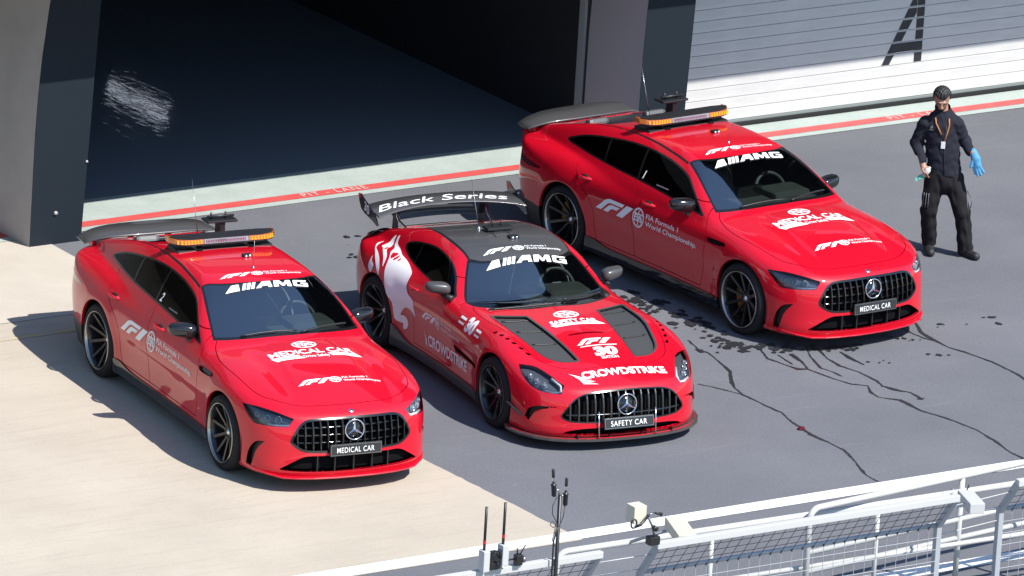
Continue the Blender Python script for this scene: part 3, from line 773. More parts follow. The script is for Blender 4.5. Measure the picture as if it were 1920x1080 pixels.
    for y_, x_ in zip(ys, xs):
        up = .05*max(0, (abs(y_)-.72)/.2)
        V += [(x_-.09, y_*.985, .172+up), (x_+.008, y_, .168+up), (x_+.014, y_, .160+up), (x_+.006, y_, .150+up), (x_-.09, y_*.985, .150+up)]
    n = len(ys)
    for i in range(n-1):
        for j in range(5): F.append((i*5+j, i*5+(j+1) % 5, (i+1)*5+(j+1) % 5, (i+1)*5+j))
    lip.add(V, F, False).build('front_splitter', 'paint_red', car)
    sp = MB(); V = []; F = []; ny = 33
    for i in range(ny):
        t = -1+2*i/(ny-1); y_ = .71*t; dr = .075*abs(t)**5; sw = .16*abs(t)**3
        xl, xt = -3.80-sw*.9+.02, -4.10-sw*.25; zl = 1.115-dr-.012*t*t; zt = 1.150-dr*1.3-.02*t*t
        prof = [(xl, zl), (xl-.02, zl+.012), ((xl+xt)/2, (zl+zt)/2+.016), (xt+.01, zt+.006), (xt, zt-.004), ((xl+xt)/2, (zl+zt)/2-.008), (xl-.01, zl-.010)]
        V += [(p[0], y_, p[1]) for p in prof]
    for i in range(ny-1):
        for j in range(7): F.append((i*7+j, i*7+(j+1) % 7, (i+1)*7+(j+1) % 7, (i+1)*7+j))
    F += [tuple(range(7)), tuple((ny-1)*7+j for j in range(7))]
    spo = sp.add(V, F, True).build('rear_spoiler', 'carbon', car)
    for y_ in (-.60, -.2, .2, .60): MB().bbox((-4.04, y_-.02, .90), (-3.95, y_+.02, 1.112 if abs(y_) < .5 else 1.045), .01).build('spoiler_mount', 'paint_red', spo)
    # beacon bar on the roof
    lb = MB(); M = Matrix.Translation((-2.30, 0, 1.505))
    out = [(.13, 0), (.13, .38), (.085, .50), (.0, .56), (-.03, .53), (-.05, .40), (-.05, 0)]
    pl = [(x_, y_) for x_, y_ in out]+[(x_, -y_) for x_, y_ in out[::-1][1:-1]]
    lb.prism([(q[0]*.98, q[1]*.985) for q in pl], -.014, .0, lambda u, v, w_: M @ Vector((u, v, w_)))
    top = [(q[0]*.93-.005, q[1]*.97) for q in pl]; lb.prism(top, .046, .056, lambda u, v, w_: M @ Vector((u, v, w_)))
    bar = lb.build('beacon_bar', 'satin_black', car)
    def seg(y0, y1, m, nm):
        q = MB(); fx = spl([(0, .125), (.38, .125), (.50, .08), (.555, .0)]); k = 8; V = []; F = []
        for i in range(k+1):
            y_ = y0+(y1-y0)*i/k; x_ = float(fx(abs(y_)))
            V += [M @ Vector((x_, y_, 0)), M @ Vector((x_-.012, y_, .046)), M @ Vector((x_-.10, y_*.99, .046)), M @ Vector((x_-.10, y_*.99, 0))]
        for i in range(k):
            for j in range(4): F.append((i*4+j, i*4+(j+1) % 4, (i+1)*4+(j+1) % 4, (i+1)*4+j))
        F += [(0, 1, 2, 3), tuple(k*4+j for j in range(4))]
        o = q.add(V, F).build(nm, m, bar)
        return fx, o
    for y0, y1 in ((-.553, -.235), (.235, .553)):
        fx, o = seg(y0, y1, 'amber_lens', 'amber_lens'); q = MB()
        for r_ in range(2):
            for i in range(9):
                y_ = y0+.03+(y1-y0-.06)*i/8; x_ = float(fx(abs(y_)))
                if abs(y_) > .50: continue
                q.box((x_-.004, y_-.0085, .006+r_*.019), (x_+.004-.005*r_, y_+.0085, .020+r_*.019), M)
        q.build('amber_lamps', 'amber_led', bar)['kind'] = 'stuff'
    seg(-.23, .23, 'clear_lens', 'clear_lens'); q = MB()
    for i in range(24): q.box((.1255, -.21+i*.0175, .006), (.128, -.202+i*.0175, .041), M)
    q.build('lens_ribs', 'lamp_chrome', bar)
    for y_ in (-.27, .27):
        ft = MB(); V = []
        for xx, zz, hw in ((.18, 1.424, .02), (.05, 1.44, .05), (-.14, 1.43, .05)): V += [(-2.30+xx, y_-hw, zz-.02), (-2.30+xx, y_+hw, zz-.02)]
        V += [(-2.30+.06, y_-.03, 1.48), (-2.30+.06, y_+.03, 1.48), (-2.30-.12, y_-.03, 1.48), (-2.30-.12, y_+.03, 1.48)]
        ft.add(V, [(0, 1, 3, 2), (2, 3, 5, 4), (0, 6, 7, 1), (6, 8, 9, 7), (0, 2, 6), (2, 4, 8, 6), (1, 7, 3), (3, 7, 9, 5), (4, 5, 9, 8)]).build('beacon_foot', 'gloss_black', bar)
    fair = MB(); fair.bbox((-2.46, -.50, 1.40), (-2.20, .50, 1.445), .02).build('beacon_base', 'satin_black', bar)
    # roof equipment
    aer = MB(); aer.bbox((-2.78, .14, 1.33), (-2.66, .20, 1.56), .01)
    aer.bbox((-2.80, .0, 1.545), (-2.64, .32, 1.572), .012)
    for y_ in (.07, .22): aer.tube([(-2.72, y_, 1.56), (-2.72, y_, 1.635)], .010, 8)
    aer.tube([(-2.70, .02, 1.60), (-2.70, .30, 1.60)], .012, 8)
    aer.build('roof_camera_mount', 'satin_black', car)
    q = MB(); q.lathe([(0, .02), (.014, .018), (.02, 0), (.02, -.03)], 12, 'z', (-2.85, 0, 1.352)); q.tube([(-2.85, 0, 1.36), (-3.05, 0, 1.876)], [.004, .0025], 6); q.build('whip_antenna', 'steel', car)
    q = MB(); q.lathe([(0, .02), (.010, .018), (.014, 0)], 12, 'z', (-1.54, 0, 1.438)); q.tube([(-1.54, 0, 1.44), (-1.54, .0, 1.71)], [.0025, .0015], 5); q.build('thin_antenna', 'steel', car)
    q = MB(); q.bbox((-1.89, .03, 1.44), (-1.83, .12, 1.478), .008); q.build('roof_camera', 'satin_black', car)
    q = MB(); q.lathe([(0, .003), (.013, .002), (.016, -.008)], 14, 'x', (-1.828, .055, 1.46)); q.lathe([(0, .003), (.013, .002), (.016, -.008)], 14, 'x', (-1.828, .095, 1.46)); q.build('camera_lens', 'silver', car)
    # wipers
    for y0, y1, x0, x1 in ((.10, .62, -.60, -.74), (-.50, .06, -.66, -.62)):
        Pq = project(f, np.array([(x0+(x1-x0)*i/10+.0, y0+(y1-y0)*i/10, 1.1) for i in range(11)]), 10, np.array([0, 0, -1.]))
        MB().tube([(p[0], p[1], p[2]+.014) for p in Pq], .009, 6).build('wiper', 'satin_black', car)
    mirror_pair(car, (-1.06, 1.06, 1.045), (-.985, .87, .965)); 
    star_emblem(car, (.905, 0, .598), R(-6), .095); number_plate(car, 'MEDICAL CAR', (.955, 0, .425), R(-3))
    q = MB().lathe([(0, .004), (.022, .003), (.026, -.002)], 20, 'z'); p = project(f, np.array([[.80, 0, .85]]), 10, np.array([0, 0, -1.]))[0]; q.build('hood_badge', 'silver', car, p, (0, R(28), 0))
    # lettering
    d = Decal(); d.fia(.0, .40, .125, .085); d.text('MEDICAL CAR', -.43, .185, .095, .86, bold=.03)
    d.add([(-.40, .09), (-.44, .17), (-.17, .17), (-.12, .09)], [(0, 1, 2, 3)]); d.add([(.17, .105), (.14, .17), (.43, .17), (.47, .09)], [(0, 1, 2, 3)])
    d.text('Drive Safely', -.125, .10, .05, .27, bold=.02)
    d.drape('hood_lettering', car, f, top_at(.02, 0.03, 1.0), (0, 0, -1))
    d = Decal(); d.f1(-.39, -.005, .27, .075); d.fia(.005, .035, .062, .045); d.text('FIA Formula 1', .08, .042, .03, .26, bold=.012); d.text('World Championship', .08, -.002, .03, .38, bold=.012)
    d.drape('hood_lettering', car, f, top_at(.40, 0.02, .9), (0, 0, -1))
    d = Decal(); d.f1(-.42, 0, .27, .065); d.fia(-.02, .03, .06, .04); d.text('FIA Formula 1', .055, .036, .026, .24, bold=.012); d.text('World Championship', .055, -.002, .026, .37, bold=.012)
    d.drape('roof_lettering', car, f, top_at(-1.375, 0, 1.41), (0, 0, -1))
    d = Decal(); d.amg(-.43, 0, .85, .085); d.drape('windshield_lettering', car, f, top_at(-1.165, 0, 1.35), (0, 0, -1), lift=.004)
    ds = [('racing_mark', Decal().f1(0, 0, .45, .135)), ('roundel_mark', Decal().fia(.68, .07, .092, .10)), ('door_lettering', Decal().text('FIA Formula 1', .80, .092, .048, .52, bold=.008)), ('door_lettering', Decal().text('World Championship.', .80, .018, .048, .84, bold=.008))]
    for sy, (nm, d) in [(s_, q_) for s_ in (-1, 1) for q_ in ds]:
        d.drape(nm, car, f, side_at(-2.40, .655, -.95) if sy < 0 else (lambda u, v: (-.76-u, .95, .655+v)), (0, -sy, 0))
    pass
    put_wheels(car, P, wheel_meshes('med'), (.965, .97))
    interior(car, P, (-.83, 0, 1.0), (-1.28, .37, .96), -1.95, .42, roofpart, rear=-2.75)
    return car, C
def build_safety():
    C = Car(SAF, ((-3.8, -.05, .05), (1.15, 1.1, 1.36)), .018); P = SAF; f = C.f
    car = empty('safety_car')
    for cx, cz in zip(P['wheels'], P['wz']):
        x, a, z = C.xyz(); C.cut(only(a > .5, np.hypot(x-cx, z-cz)-P['arch']))
    x, a, z = C.xyz()
    WS = curve([(-1.395, -.3), (-1.395, 0), (-1.41, .2), (-1.455, .42), (-1.53, .560, 1), (-1.33, .672), (-1.15, .748), (-1.05, .752), (-.95, .715), (-.80, .52), (-.71, .3), (-.675, 0), (-.675, -.3)])
    glass = C.cut(only(z > .83, poly_sdf(WS, x, a))); g = poly_sdf(WS, glass.V[:, 0], glass.V[:, 1])
    glass, frit = glass.slice(g+np.where(glass.V[:, 0] > -1.1, .04, .025))
    C.mid('windshield', glass.moved(-.004), 'windshield_glass', 0, car); C.mid('windshield_border', frit.moved(-.003), 'gloss_black', .012, car)
    x, a, z = C.xyz()
    DLO = curve([(-1.235, .898, 1), (-1.32, .96), (-1.43, 1.05), (-1.56, 1.118), (-1.74, 1.156), (-2.05, 1.165), (-2.37, 1.118), (-2.54, 1.07), (-2.59, 1.035), (-2.50, .992), (-2.25, .958), (-1.75, .92), (-1.40, .898)])
    win = C.cut(only(a > .5, poly_sdf(DLO, x, z))); g = poly_sdf(DLO, win.V[:, 0], win.V[:, 2]); win, trim = win.slice(g+.014)
    C.side('window_trim', trim.moved(.001), 'gloss_black', .012, car)
    g = (win.V[:, 0]+2.20)+(win.V[:, 2]-.95)*.45
    q, w = win.slice(g+.01); pt, w = w.slice((w.V[:, 0]+2.20)+(w.V[:, 2]-.95)*.45-.01)
    C.side('door_window', w.moved(-.004), 'tinted_glass', 0, car); C.side('quarter_window', q.moved(-.004), 'tinted_glass', 0, car); C.side('pillar_trim', pt, 'gloss_black', 0, car)
    x, a, z = C.xyz()
    RF = curve([(-1.38, -.3), (-1.38, 0), (-1.40, .2), (-1.45, .42), (-1.525, .535, 1), (-1.93, .535), (-2.35, .50), (-2.75, .43, 1), (-2.70, 0), (-2.70, -.3)])
    roof = C.cut(only(z > 1.05, poly_sdf(RF, x, a)+.003)); x, a, z = C.xyz(); C.cut(only(z > 1.05, poly_sdf(RF, x, a)-.003))
    x, a, z = C.xyz()
    sm = C.cut(only((z > 1.05) & (a > .3), poly_sdf(RF, x, a)-.02)); C.side('roof_seam', sm.moved(-.004), 'satin_black', .01, car)
    C.mid('roof_panel', roof, 'carbon', .015, car)
    x, a, z = C.xyz()
    RS = curve([(-3.34, -.3), (-3.34, 0), (-3.27, .42, 1), (-2.80, .46, 1), (-2.73, 0), (-2.73, -.3)])
    back = C.cut(only(z > .85, poly_sdf(RS, x, a))); C.mid('rear_window_glass', back.moved(-.004), 'tinted_glass', 0, car)
    x, a, z = C.xyz(); dk = C.cut(only((x < -3.36) & (z > .8) & (a < .72), -np.ones(len(x)))); C.mid('deck_lid', dk, 'gloss_black', .01, car)
    # nose
    x, a, z = C.xyz()
    GR = curve([(-.3, .573), (0, .573), (.22, .567), (.42, .548), (.52, .505), (.59, .43), (.645, .345), (.63, .315), (.56, .287), (.36, .275), (0, .273), (-.3, .273)])
    gr = C.cut(only(x > .55, poly_sdf(GR, a, z))); frm, gr = gr.slice(-poly_sdf(GR, gr.V[:, 1], gr.V[:, 2])-.012)
    C.mid('grille_frame', frm.moved(.003), 'gloss_black', .03, car); C.mid('grille_mesh', gr.moved(-.085), 'dark_void', -.08, car)
    grille_slats(car, P, f, GR, 15, .56, .07, 'grille_grey', thick=.018, dep=.045)
    Pq = project(f, np.array([[.9, y, .345] for y in np.linspace(-.60, .60, 31)]), 14, np.array([-1., 0, 0])); Pq = Pq[Pq[:, 0] > .7]
    MB().tube([(p[0]-.02, p[1], p[2]) for p in Pq], .012, 6).build('grille_bar', 'gloss_black', car)
    x, a, z = C.xyz(); w = (a-x)*.7071
    SI = curve([(-.12, .425, 1), (.02, .418), (.12, .405), (.20, .36), (.235, .27, 1), (.20, .245), (.165, .285), (.13, .34), (.06, .382)])
    si = C.cut(only((x > .2) & (a > .5), poly_sdf(SI, w, z))); C.side('side_intake', si.moved(-.05), 'satin_black', -.05, car)
    x, a, z = C.xyz()
    LI = curve([(-.3, .225), (0, .225), (.40, .223), (.55, .205), (.66, .165, 1), (.4, .155), (0, .152), (-.3, .152)])
    li = C.cut(only(x > .5, poly_sdf(LI, a, z))); C.mid('lower_intake', li.moved(-.05), 'dark_void', -.05, car)
    x, a, z = C.xyz(); w = (a-x)*.7071
    HL = curve([(.382, .729, 1), (.235, .722), (.055, .672), (-.118, .612, 1), (-.114, .540, 1), (.053, .546), (.20, .580), (.31, .655)])
    hl = C.cut(only((x > .15) & (a > .3), poly_sdf(HL, w, z)))
    headlamp(car, C, hl, dict(strip=[(.62, .66, .645), (.73, .615, .60), (.785, .63, .56), (.75, .70, .552), (.68, .775, .557)], units=[(.64, .75, .60, .03), (.56, .79, .625, .027), (.48, .825, .65, .024)]))
    # hood with two carbon outlets
    x, a, z = C.xyz()
    HV = curve([(-.675, .715, 1), (-.55, .368, 1), (.05, .315), (.475, .285, 1), (.44, .47), (.32, .60), (.08, .665), (-.2, .712)])
    hv = C.cut(only(z > .6, poly_sdf(HV, x, a))); fr, hv = hv.slice(-poly_sdf(HV, hv.V[:, 0], hv.V[:, 1])-.022)
    C.side('outlet_frame', fr.moved(.004), 'carbon', .02, car); C.side('hood_outlet', hv.moved(-.022), 'outlet_mesh', -.02, car)
    for sy in (-1, 1):
        for k in range(3):
            Pv = np.array([[-.48+.28*k-(t-.36)*.12, sy*t, 1.0] for t in np.linspace(.36+.0*k, .66-.03*k, 7)]); Pv = project(f, Pv, 12, np.array([0, 0, -1.]))
            MB().tube([(p[0], p[1], p[2]-.018) for p in Pv], .007, 6).build('outlet_fin', 'satin_black', car)
    x, a, z = C.xyz(); SL = curve([(-.03, -.3), (-.03, 0), (-.028, .17), (-.02, .195), (-.005, .19), (.0, 0), (.0, -.3)])
    sl_ = C.cut(only(z > .6, poly_sdf(SL, x, a))); C.mid('hood_slot', sl_.moved(-.02), 'dark_void', -.02, car)
    for i in range(6):
        x, a, z = C.xyz(); lx, la = -.26+.10*i, .845-.012*i-.002*i*i
        lo = curve([(lx-.035, la+.03, 1), (lx+.03, la+.012), (lx+.03, la-.025, 1), (lx+.012, la-.02)], 3); l_ = C.cut(only(z > .6, poly_sdf(lo, x, a)))
        if len(l_.T): C.side('fender_louvre', l_.moved(-.015), 'dark_void', -.015, car)
    x, a, z = C.xyz()
    C.mid('underbody', C.cut(np.where((C.body.N[:, 2] < -.75) & (z < .3), -1., 1.)), 'satin_black', 0, car)
    x, a, z = C.xyz(); sk = C.cut(only((a > .6) & (x < -.3) & (x > -2.35), z-.235-.13*np.exp(-((x+2.3)/.2)**2))); C.side('side_skirt', sk.moved(.02), 'carbon', .04, car)
    x, a, z = C.xyz(); df = C.cut(only(x < -2.9, z-.42)); C.mid('diffuser', df, 'satin_black', .02, car)
    x, a, z = C.xyz()
    VT = curve([(-.99, .515, 1), (-.42, .478, 1), (-.42, .455, 1), (-.93, .470, 1)]); vt = C.cut(only(a > .6, poly_sdf(VT, x, z))); C.side('fender_vent', vt.moved(-.012), 'gloss_black', -.02, car)
    inner = C.body.moved(-.03)
    x, a, z = C.xyz()
    HD = curve([(-.69, -.3), (-.69, 0), (-.73, .3), (-.83, .52), (-.97, .73), (-.80, .785), (-.3, .775), (.1, .735), (.38, .66), (.50, .55), (.58, .36), (.60, 0), (.60, -.3)])
    hood = C.cut(only(z > .55, poly_sdf(HD, x, a))+.003); x, a, z = C.xyz(); C.cut(only(z > .55, poly_sdf(HD, x, a))-.003); C.mid('hood', hood, 'paint_red', .02, car)
    DR = curve([(-1.07, .27, 1), (-1.035, .45), (-1.03, .80), (-1.16, .92), (-1.25, 1.05, 1), (-2.15, 1.05, 1), (-2.08, .85), (-2.02, .76), (-1.93, .66), (-1.87, .50), (-1.86, .27, 1)])
    x, a, z = C.xyz(); door = C.cut(only(a > .6, poly_sdf(DR, x, z))+.003); x, a, z = C.xyz(); C.cut(only(a > .6, poly_sdf(DR, x, z))-.003)
    doors = C.side('door', door, 'paint_red', .02, car)
    for sy, d in zip((-1, 1), doors):
        p = project(f, np.array([[-1.93+q, sy*.95, .80] for q in (-.10, -.05, 0, .05, .10)]), 8, np.array([0, -sy*1., 0]))
        MB().tube([(q[0], q[1]+sy*o, q[2]) for q, o in zip(p, (.0, .018, .022, .018, .0))], [.012, .016, .017, .016, .012], 8).build('handle', 'paint_red', d)
    C.mid('body', C.body, 'paint_red', .025, car); link('inner_shell', sheet_mesh('inner_shell', inner.both()), 'dark_void', car)
    # splitter with stays, fins at the corners
    pts = [(.0, 1.012), (.2, 1.007), (.4, .982), (.6, .928), (.75, .85), (.87, .735), (.955, .58), (.99, .45), (.99, .36)]
    ys = [-q[0] for q in pts[::-1]]+[q[0] for q in pts[1:]]; xs = [q[1] for q in pts[::-1]]+[q[1] for q in pts[1:]]
    for nm, m_, dz, ins, back_ in (('front_splitter', 'carbon', .105, 0, .30), ('splitter_edge', 'red_stripe', .1265, .03, .012)):
        V = []; F = []; n = len(ys); h = .020 if nm == 'front_splitter' else .005
        for y_, x_ in zip(ys, xs):
            k = 1-ins*.9; V += [(x_-ins-back_, y_*(.9 if back_ > .1 else .985), dz), (x_-ins, y_*k, dz), (x_-ins, y_*k, dz+h), (x_-ins-back_, y_*(.9 if back_ > .1 else .985), dz+h)]
        for i in range(n-1):
            for j in range(4): F.append((i*4+j, i*4+(j+1) % 4, (i+1)*4+(j+1) % 4, (i+1)*4+j))
        F += [(0, 1, 2, 3), tuple((n-1)*4+j for j in range(4))]
        MB().add(V, F).build(nm, m_, car)
    for y_ in (-.30, .30): MB().tube([(.985, y_, .125), (.945, y_, .385)], .007, 8).build('splitter_stay', 'silver', car)
    for y_ in (-.5, -.17, .17, .5): MB().box((.86, y_-.006, .13), (.965-.25*abs(y_)**3, y_+.006, .16)).build('splitter_fin', 'satin_black', car)
    for sy in (-1, 1):
        V = [(.56, sy*.885, .29), (.36, sy*.975, .37), (.36, sy*1.0, .374), (.52, sy*.935, .288)]
        MB().add(V+[(v_[0], v_[1], v_[2]-.008) for v_ in V], [(0, 1, 2, 3), (4, 5, 6, 7), (0, 1, 5, 4), (1, 2, 6, 5), (2, 3, 7, 6), (3, 0, 4, 7)]).build('canard', 'satin_black', car)
    # rear wing
    ny = 33; V = []; F = []
    def wing(y_, dx, dz):
        t = y_/.8; return dx, y_, dz-.045*t*t-.02*t**4
    for i in range(ny):
        y_ = -.80+1.6*i/(ny-1); sw = .10*(y_/.8)**2
        for x_, z_ in ((-3.12+sw, 1.238), (-3.125+sw, 1.246), (-3.17+sw*.85, 1.258), (-3.25+sw*.6, 1.268), (-3.345, 1.281), (-3.348, 1.276), (-3.25+sw*.6, 1.256), (-3.17+sw*.85, 1.242), (-3.13+sw, 1.234)): V.append(wing(y_, x_, z_))
    for i in range(ny-1):
        for j in range(9): F.append((i*9+j, i*9+(j+1) % 9, (i+1)*9+(j+1) % 9, (i+1)*9+j))
    wg = MB().add(V, F, True).build('rear_wing', 'carbon', car)
    for sy in (-1, 1):
        pl = [(-3.50, 1.295), (-3.44, 1.305), (-3.36, 1.27), (-3.22, 1.225), (-3.10, 1.175), (-3.02, 1.10), (-3.05, 1.085), (-3.16, 1.11), (-3.34, 1.135), (-3.42, 1.16), (-3.47, 1.22)]
        e = MB().prism(pl, sy*.80, sy*.812, lambda u, v, w_: (u, w_, v)).build('end_plate', 'gloss_black', wg)
        Vt, Ft, tw = text2d('30', .085, bold=.02); 
        link('number', mesh('number', [((-3.35+x_*1.0) if sy < 0 else (-3.22-x_), sy*.8135, 1.155+y_-.25*(x_-.07)) for x_, y_ in Vt], Ft), 'white_decal', e)
        MB().prism([(-3.50, 1.296), (-3.44, 1.306), (-3.45, 1.26), (-3.485, 1.255)], sy*.8122, sy*.814, lambda u, v, w_: (u, w_, v)).build('end_plate_tip', 'red_stripe', e)
        MB().prism([(-3.40, .93), (-3.28, .93), (-3.30, 1.05), (-3.26, 1.15), (-3.18, 1.19), (-3.17, 1.225), (-3.30, 1.235), (-3.36, 1.17), (-3.39, 1.07)], sy*.46, sy*.475, lambda u, v, w_: (u, w_, v)).build('wing_pylon', 'satin_black', wg)
        MB().tube([(-3.06, sy*.47, 1.0), (-3.10, sy*.472, 1.03), (-3.22, sy*.485, 1.06), (-3.27, sy*.487, 1.10), (-3.28, sy*.487, 1.17)], .013, 8).build('wing_stay', 'silver', wg)
    V = []; F = []
    for i in range(17):
        y_ = -.45+.9*i/16; t = y_/.45
        for x_, z_ in ((-3.36, 1.045), (-3.37, 1.055), (-3.52, 1.10), (-3.525, 1.093), (-3.38, 1.038)): V.append((x_, y_, z_-.02*t*t))
    for i in range(16):
        for j in range(5): F.append((i*5+j, i*5+(j+1) % 5, (i+1)*5+(j+1) % 5, (i+1)*5+j))
    MB().add(V, F, True).build('lower_flap', 'carbon', wg)
    Vt, Ft, tw = text2d('Black Series', .085, bold=.004, shear=.3); k = 1.43/tw
    def on_wing(u, v):
        y_ = u*k-.765; sw = .10*(y_/.8)**2; x_ = -3.165+sw*.6-v*1.35; t_ = (x_-sw*.7+3.12)/-.225; z_ = 1.249+t_*.033
        return wing(y_, x_, z_+.006)
    cut_ = sum(max(Vt[i][0] for i in q) for q in Ft)*0+text2d('Black', .085, bold=.004, shear=.3)[2]+.02
    for first in (True, False):
        fs = [q for q in Ft if (min(Vt[i][0] for i in q) < cut_) == first]; used = sorted({i for q in fs for i in q}); ix = {j: k_ for k_, j in enumerate(used)}
        link('lettering', mesh('lettering', [on_wing(*Vt[j]) for j in used], [[ix[i] for i in q] for q in fs]), 'white_decal', wg)
    # roof equipment
    q = MB(); q.bbox((-2.10, -.14, 1.30), (-1.96, .14, 1.33), .012); q.bbox((-2.06, -.05, 1.27), (-1.98, .10, 1.31), .01)
    for y_ in (-.06, .03): q.tube([(-2.03, y_, 1.32), (-2.03, y_, 1.39)], .008, 6)
    for y_, x_ in ((-.12, -1.80), (.06, -1.86)): q.tube([(-2.0, y_*.8, 1.305), (x_, y_, 1.289)], .003, 5)
    q.build('roof_camera_mount', 'satin_black', car)
    q = MB(); q.lathe([(0, .03), (.014, .026), (.022, 0), (.022, -.02)], 12, 'z', (-2.16, -.14, 1.265)); q.tube([(-2.16, -.14, 1.28), (-2.36, -.15, 1.72)], [.004, .002], 6); q.build('whip_antenna', 'steel', car)
    q = MB(); q.bbox((-1.80, -.01, 1.275), (-1.72, .09, 1.31), .008); q.build('roof_camera', 'satin_black', car)
    q = MB(); [q.lathe([(0, .003), (.012, .002), (.015, -.008)], 14, 'x', (-1.718, y_, 1.294)) for y_ in (.018, .06)]; q.build('camera_lens', 'silver', car)
    for pts_ in (((-.80, -.66), (-.71, .02)), ((-.83, .15), (-.98, .60))):
        (x0, y0), (x1, y1) = pts_; Pq = project(f, np.array([(x0+(x1-x0)*i/10, y0+(y1-y0)*i/10, 1.0) for i in range(11)]), 10, np.array([0, 0, -1.]))
        MB().tube([(p[0], p[1], p[2]+.014) for p in Pq], .009, 6).build('wiper', 'satin_black', car)
    mirror_pair(car, (-1.38, 1.06, .975), (-1.24, .83, .885), 'carbon', (.13, .24, .13))
    star_emblem(car, (.935, 0, .435), R(-7), .098); number_plate(car, 'SAFETY CAR', (1.0, 0, .275), R(-14), .53, .11)
    # lettering
    d = Decal(); d.fia(0, .255, .132, .085); d.text('SAFETY CAR', -.245, .06, .075, .50, bold=.045); d.add([(-.23, .0), (-.265, .05), (.265, .05), (.30, .0)], [(0, 1, 2, 3)])
    d.drape('hood_lettering', car, f, top_at(-.20, 0, .92), (0, 0, -1))
    d = Decal(); d.f1(-.20, .275, .31, .105); d.add([(-.19, .235), (-.17, .25), (.21, .25), (.20, .235)], [(0, 1, 2, 3)])
    d.text('30', -.10, .07, .13, .26, bold=.06, shear=.15); d.text('EDITION', -.06, .005, .04, .18, bold=.02); d.drape('hood_lettering', car, f, top_at(.485, 0, .85), (0, 0, -1))
    d = Decal(); d.text('CROWDSTRIKE', -.385, .0, .085, .89, bold=.04)
    for k_ in range(3): d.add([(-.50+.03*k_, .10-.03*k_), (-.40, .03-.03*k_), (-.30+.02*k_, -.02-.035*k_), (-.41, .0-.03*k_)], [(0, 1, 2, 3)])
    d.drape('hood_lettering', car, f, top_at(.725, .01, .75), (0, 0, -1))
    d = Decal(); d.f1(-.40, 0, .26, .065); d.fia(-.01, .03, .06, .04); d.text('FIA Formula 1', .065, .036, .026, .23, bold=.012); d.text('World Championship', .065, -.002, .026, .37, bold=.012)
    d.drape('roof_lettering', car, f, top_at(-1.51, 0, 1.28), (0, 0, -1))
    d = Decal(); d.amg(-.42, 0, .86, .08); d.drape('windshield_lettering', car, f, top_at(-1.345, 0, 1.2), (0, 0, -1))
    for sy in (-1, 1):
        at_ = (lambda x0, z0: side_at(x0, z0, -.93)) if sy < 0 else (lambda x0, z0: (lambda u, v: (x0+sum_w-u, .93, z0+v)))
        sum_w = .95; Decal().text('CROWDSTRIKE', .08, .0, .105, .90, bold=.03).drape('door_lettering', car, f, at_(-1.64, .335), (0, -sy, 0))
        d = Decal()
        for k_ in range(3): d.add([(-.02+.025*k_, .14-.05*k_), (.03, .06-.03*k_), (.07+.01*k_, -.03), (.05, .05-.02*k_)], [(0, 1, 2, 3)])
        d.drape('bird_mark', car, f, at_(-1.64, .335), (0, -sy, 0))
        sum_w = .8
        for nm, d in (('racing_mark', Decal().f1(0, 0, .24, .075)), ('roundel_mark', Decal().fia(.35, .035, .05, .055)), ('door_lettering', Decal().text('FIA Formula 1', .42, .048, .03, .28, bold=.01)), ('door_lettering', Decal().text('World', .42, .0, .03, .125, bold=.01)), ('door_lettering', Decal().text('Championship', .565, .0, .03, .295, bold=.01))): d.drape(nm, car, f, at_(-1.68, .585), (0, -sy, 0))
        sum_w = .5; d = Decal(); d.text('30', .16, .0, .11, .19, bold=.06)
        for k_ in range(2): d.poly([(.0, .07-.045*k_), (.12, .07-.045*k_), (.12, .09-.045*k_), (.0, .09-.045*k_)]); d.poly([(.39, .055-.045*k_), (.50, .055-.045*k_), (.50, .075-.045*k_), (.39, .075-.045*k_)])
        d.drape('fender_number', car, f, at_(-.92, .735), (0, -sy, 0))
        fl = [[(-2.83, 1.045), (-2.766, .99), (-2.62, .972), (-2.508, .957), (-2.33, .945), (-2.206, .924), (-2.12, .90), (-2.091, .881), (-2.075, .83), (-2.064, .778), (-2.03, .745), (-1.992, .72), (-1.92, .70), (-1.865, .676), (-1.835, .60), (-1.826, .533), (-1.90, .578), (-1.97, .587), (-2.022, .575), (-2.08, .53), (-2.115, .474), (-2.05, .485), (-1.99, .46), (-1.974, .416), (-2.0, .37), (-2.067, .346), (-2.07, .40), (-2.128, .398), (-2.205, .412), (-2.25, .563), (-2.348, .616), (-2.43, .715), (-2.505, .81), (-2.58, .908), (-2.70, .95), (-2.792, .965), (-2.85, 1.02)],
              [(-2.569, .825), (-2.64, .875), (-2.713, .904), (-2.82, .93), (-2.919, .937), (-2.94, .98), (-2.911, 1.024), (-2.87, .985), (-2.80, .948), (-2.643, .912), (-2.59, .87)],
              [(-2.568, .741), (-2.70, .81), (-2.816, .864), (-2.90, .90), (-2.96, .925), (-3.034, .929), (-2.93, .91), (-2.813, .895), (-2.70, .86), (-2.607, .80)],
              [(-2.741, .724), (-2.80, .74), (-2.842, .768), (-2.85, .80), (-2.852, .854), (-2.82, .82), (-2.73, .79)]]
        for pl in fl:
            d = Decal(); c2 = curve([tuple(q) for q in pl], 3); d.poly([tuple(q) for q in c2]); d.drape('flame_graphic', car, f, lambda u, v: (u, sy*.9, v), (0, -sy, 0), lift=.003, it=40)
    put_wheels(car, P, wheel_meshes('saf'), (.985, 1.0))
    ins = roof; interior(car, P, (-1.02, 0, .86), (-1.42, .37, .86), -2.02, .30, ins, .25)
    return car, C
m = mat('grille_grey', (.10, .10, .10), .28, .8)
m = mat('outlet_mesh', (.05, .05, .05), .5)
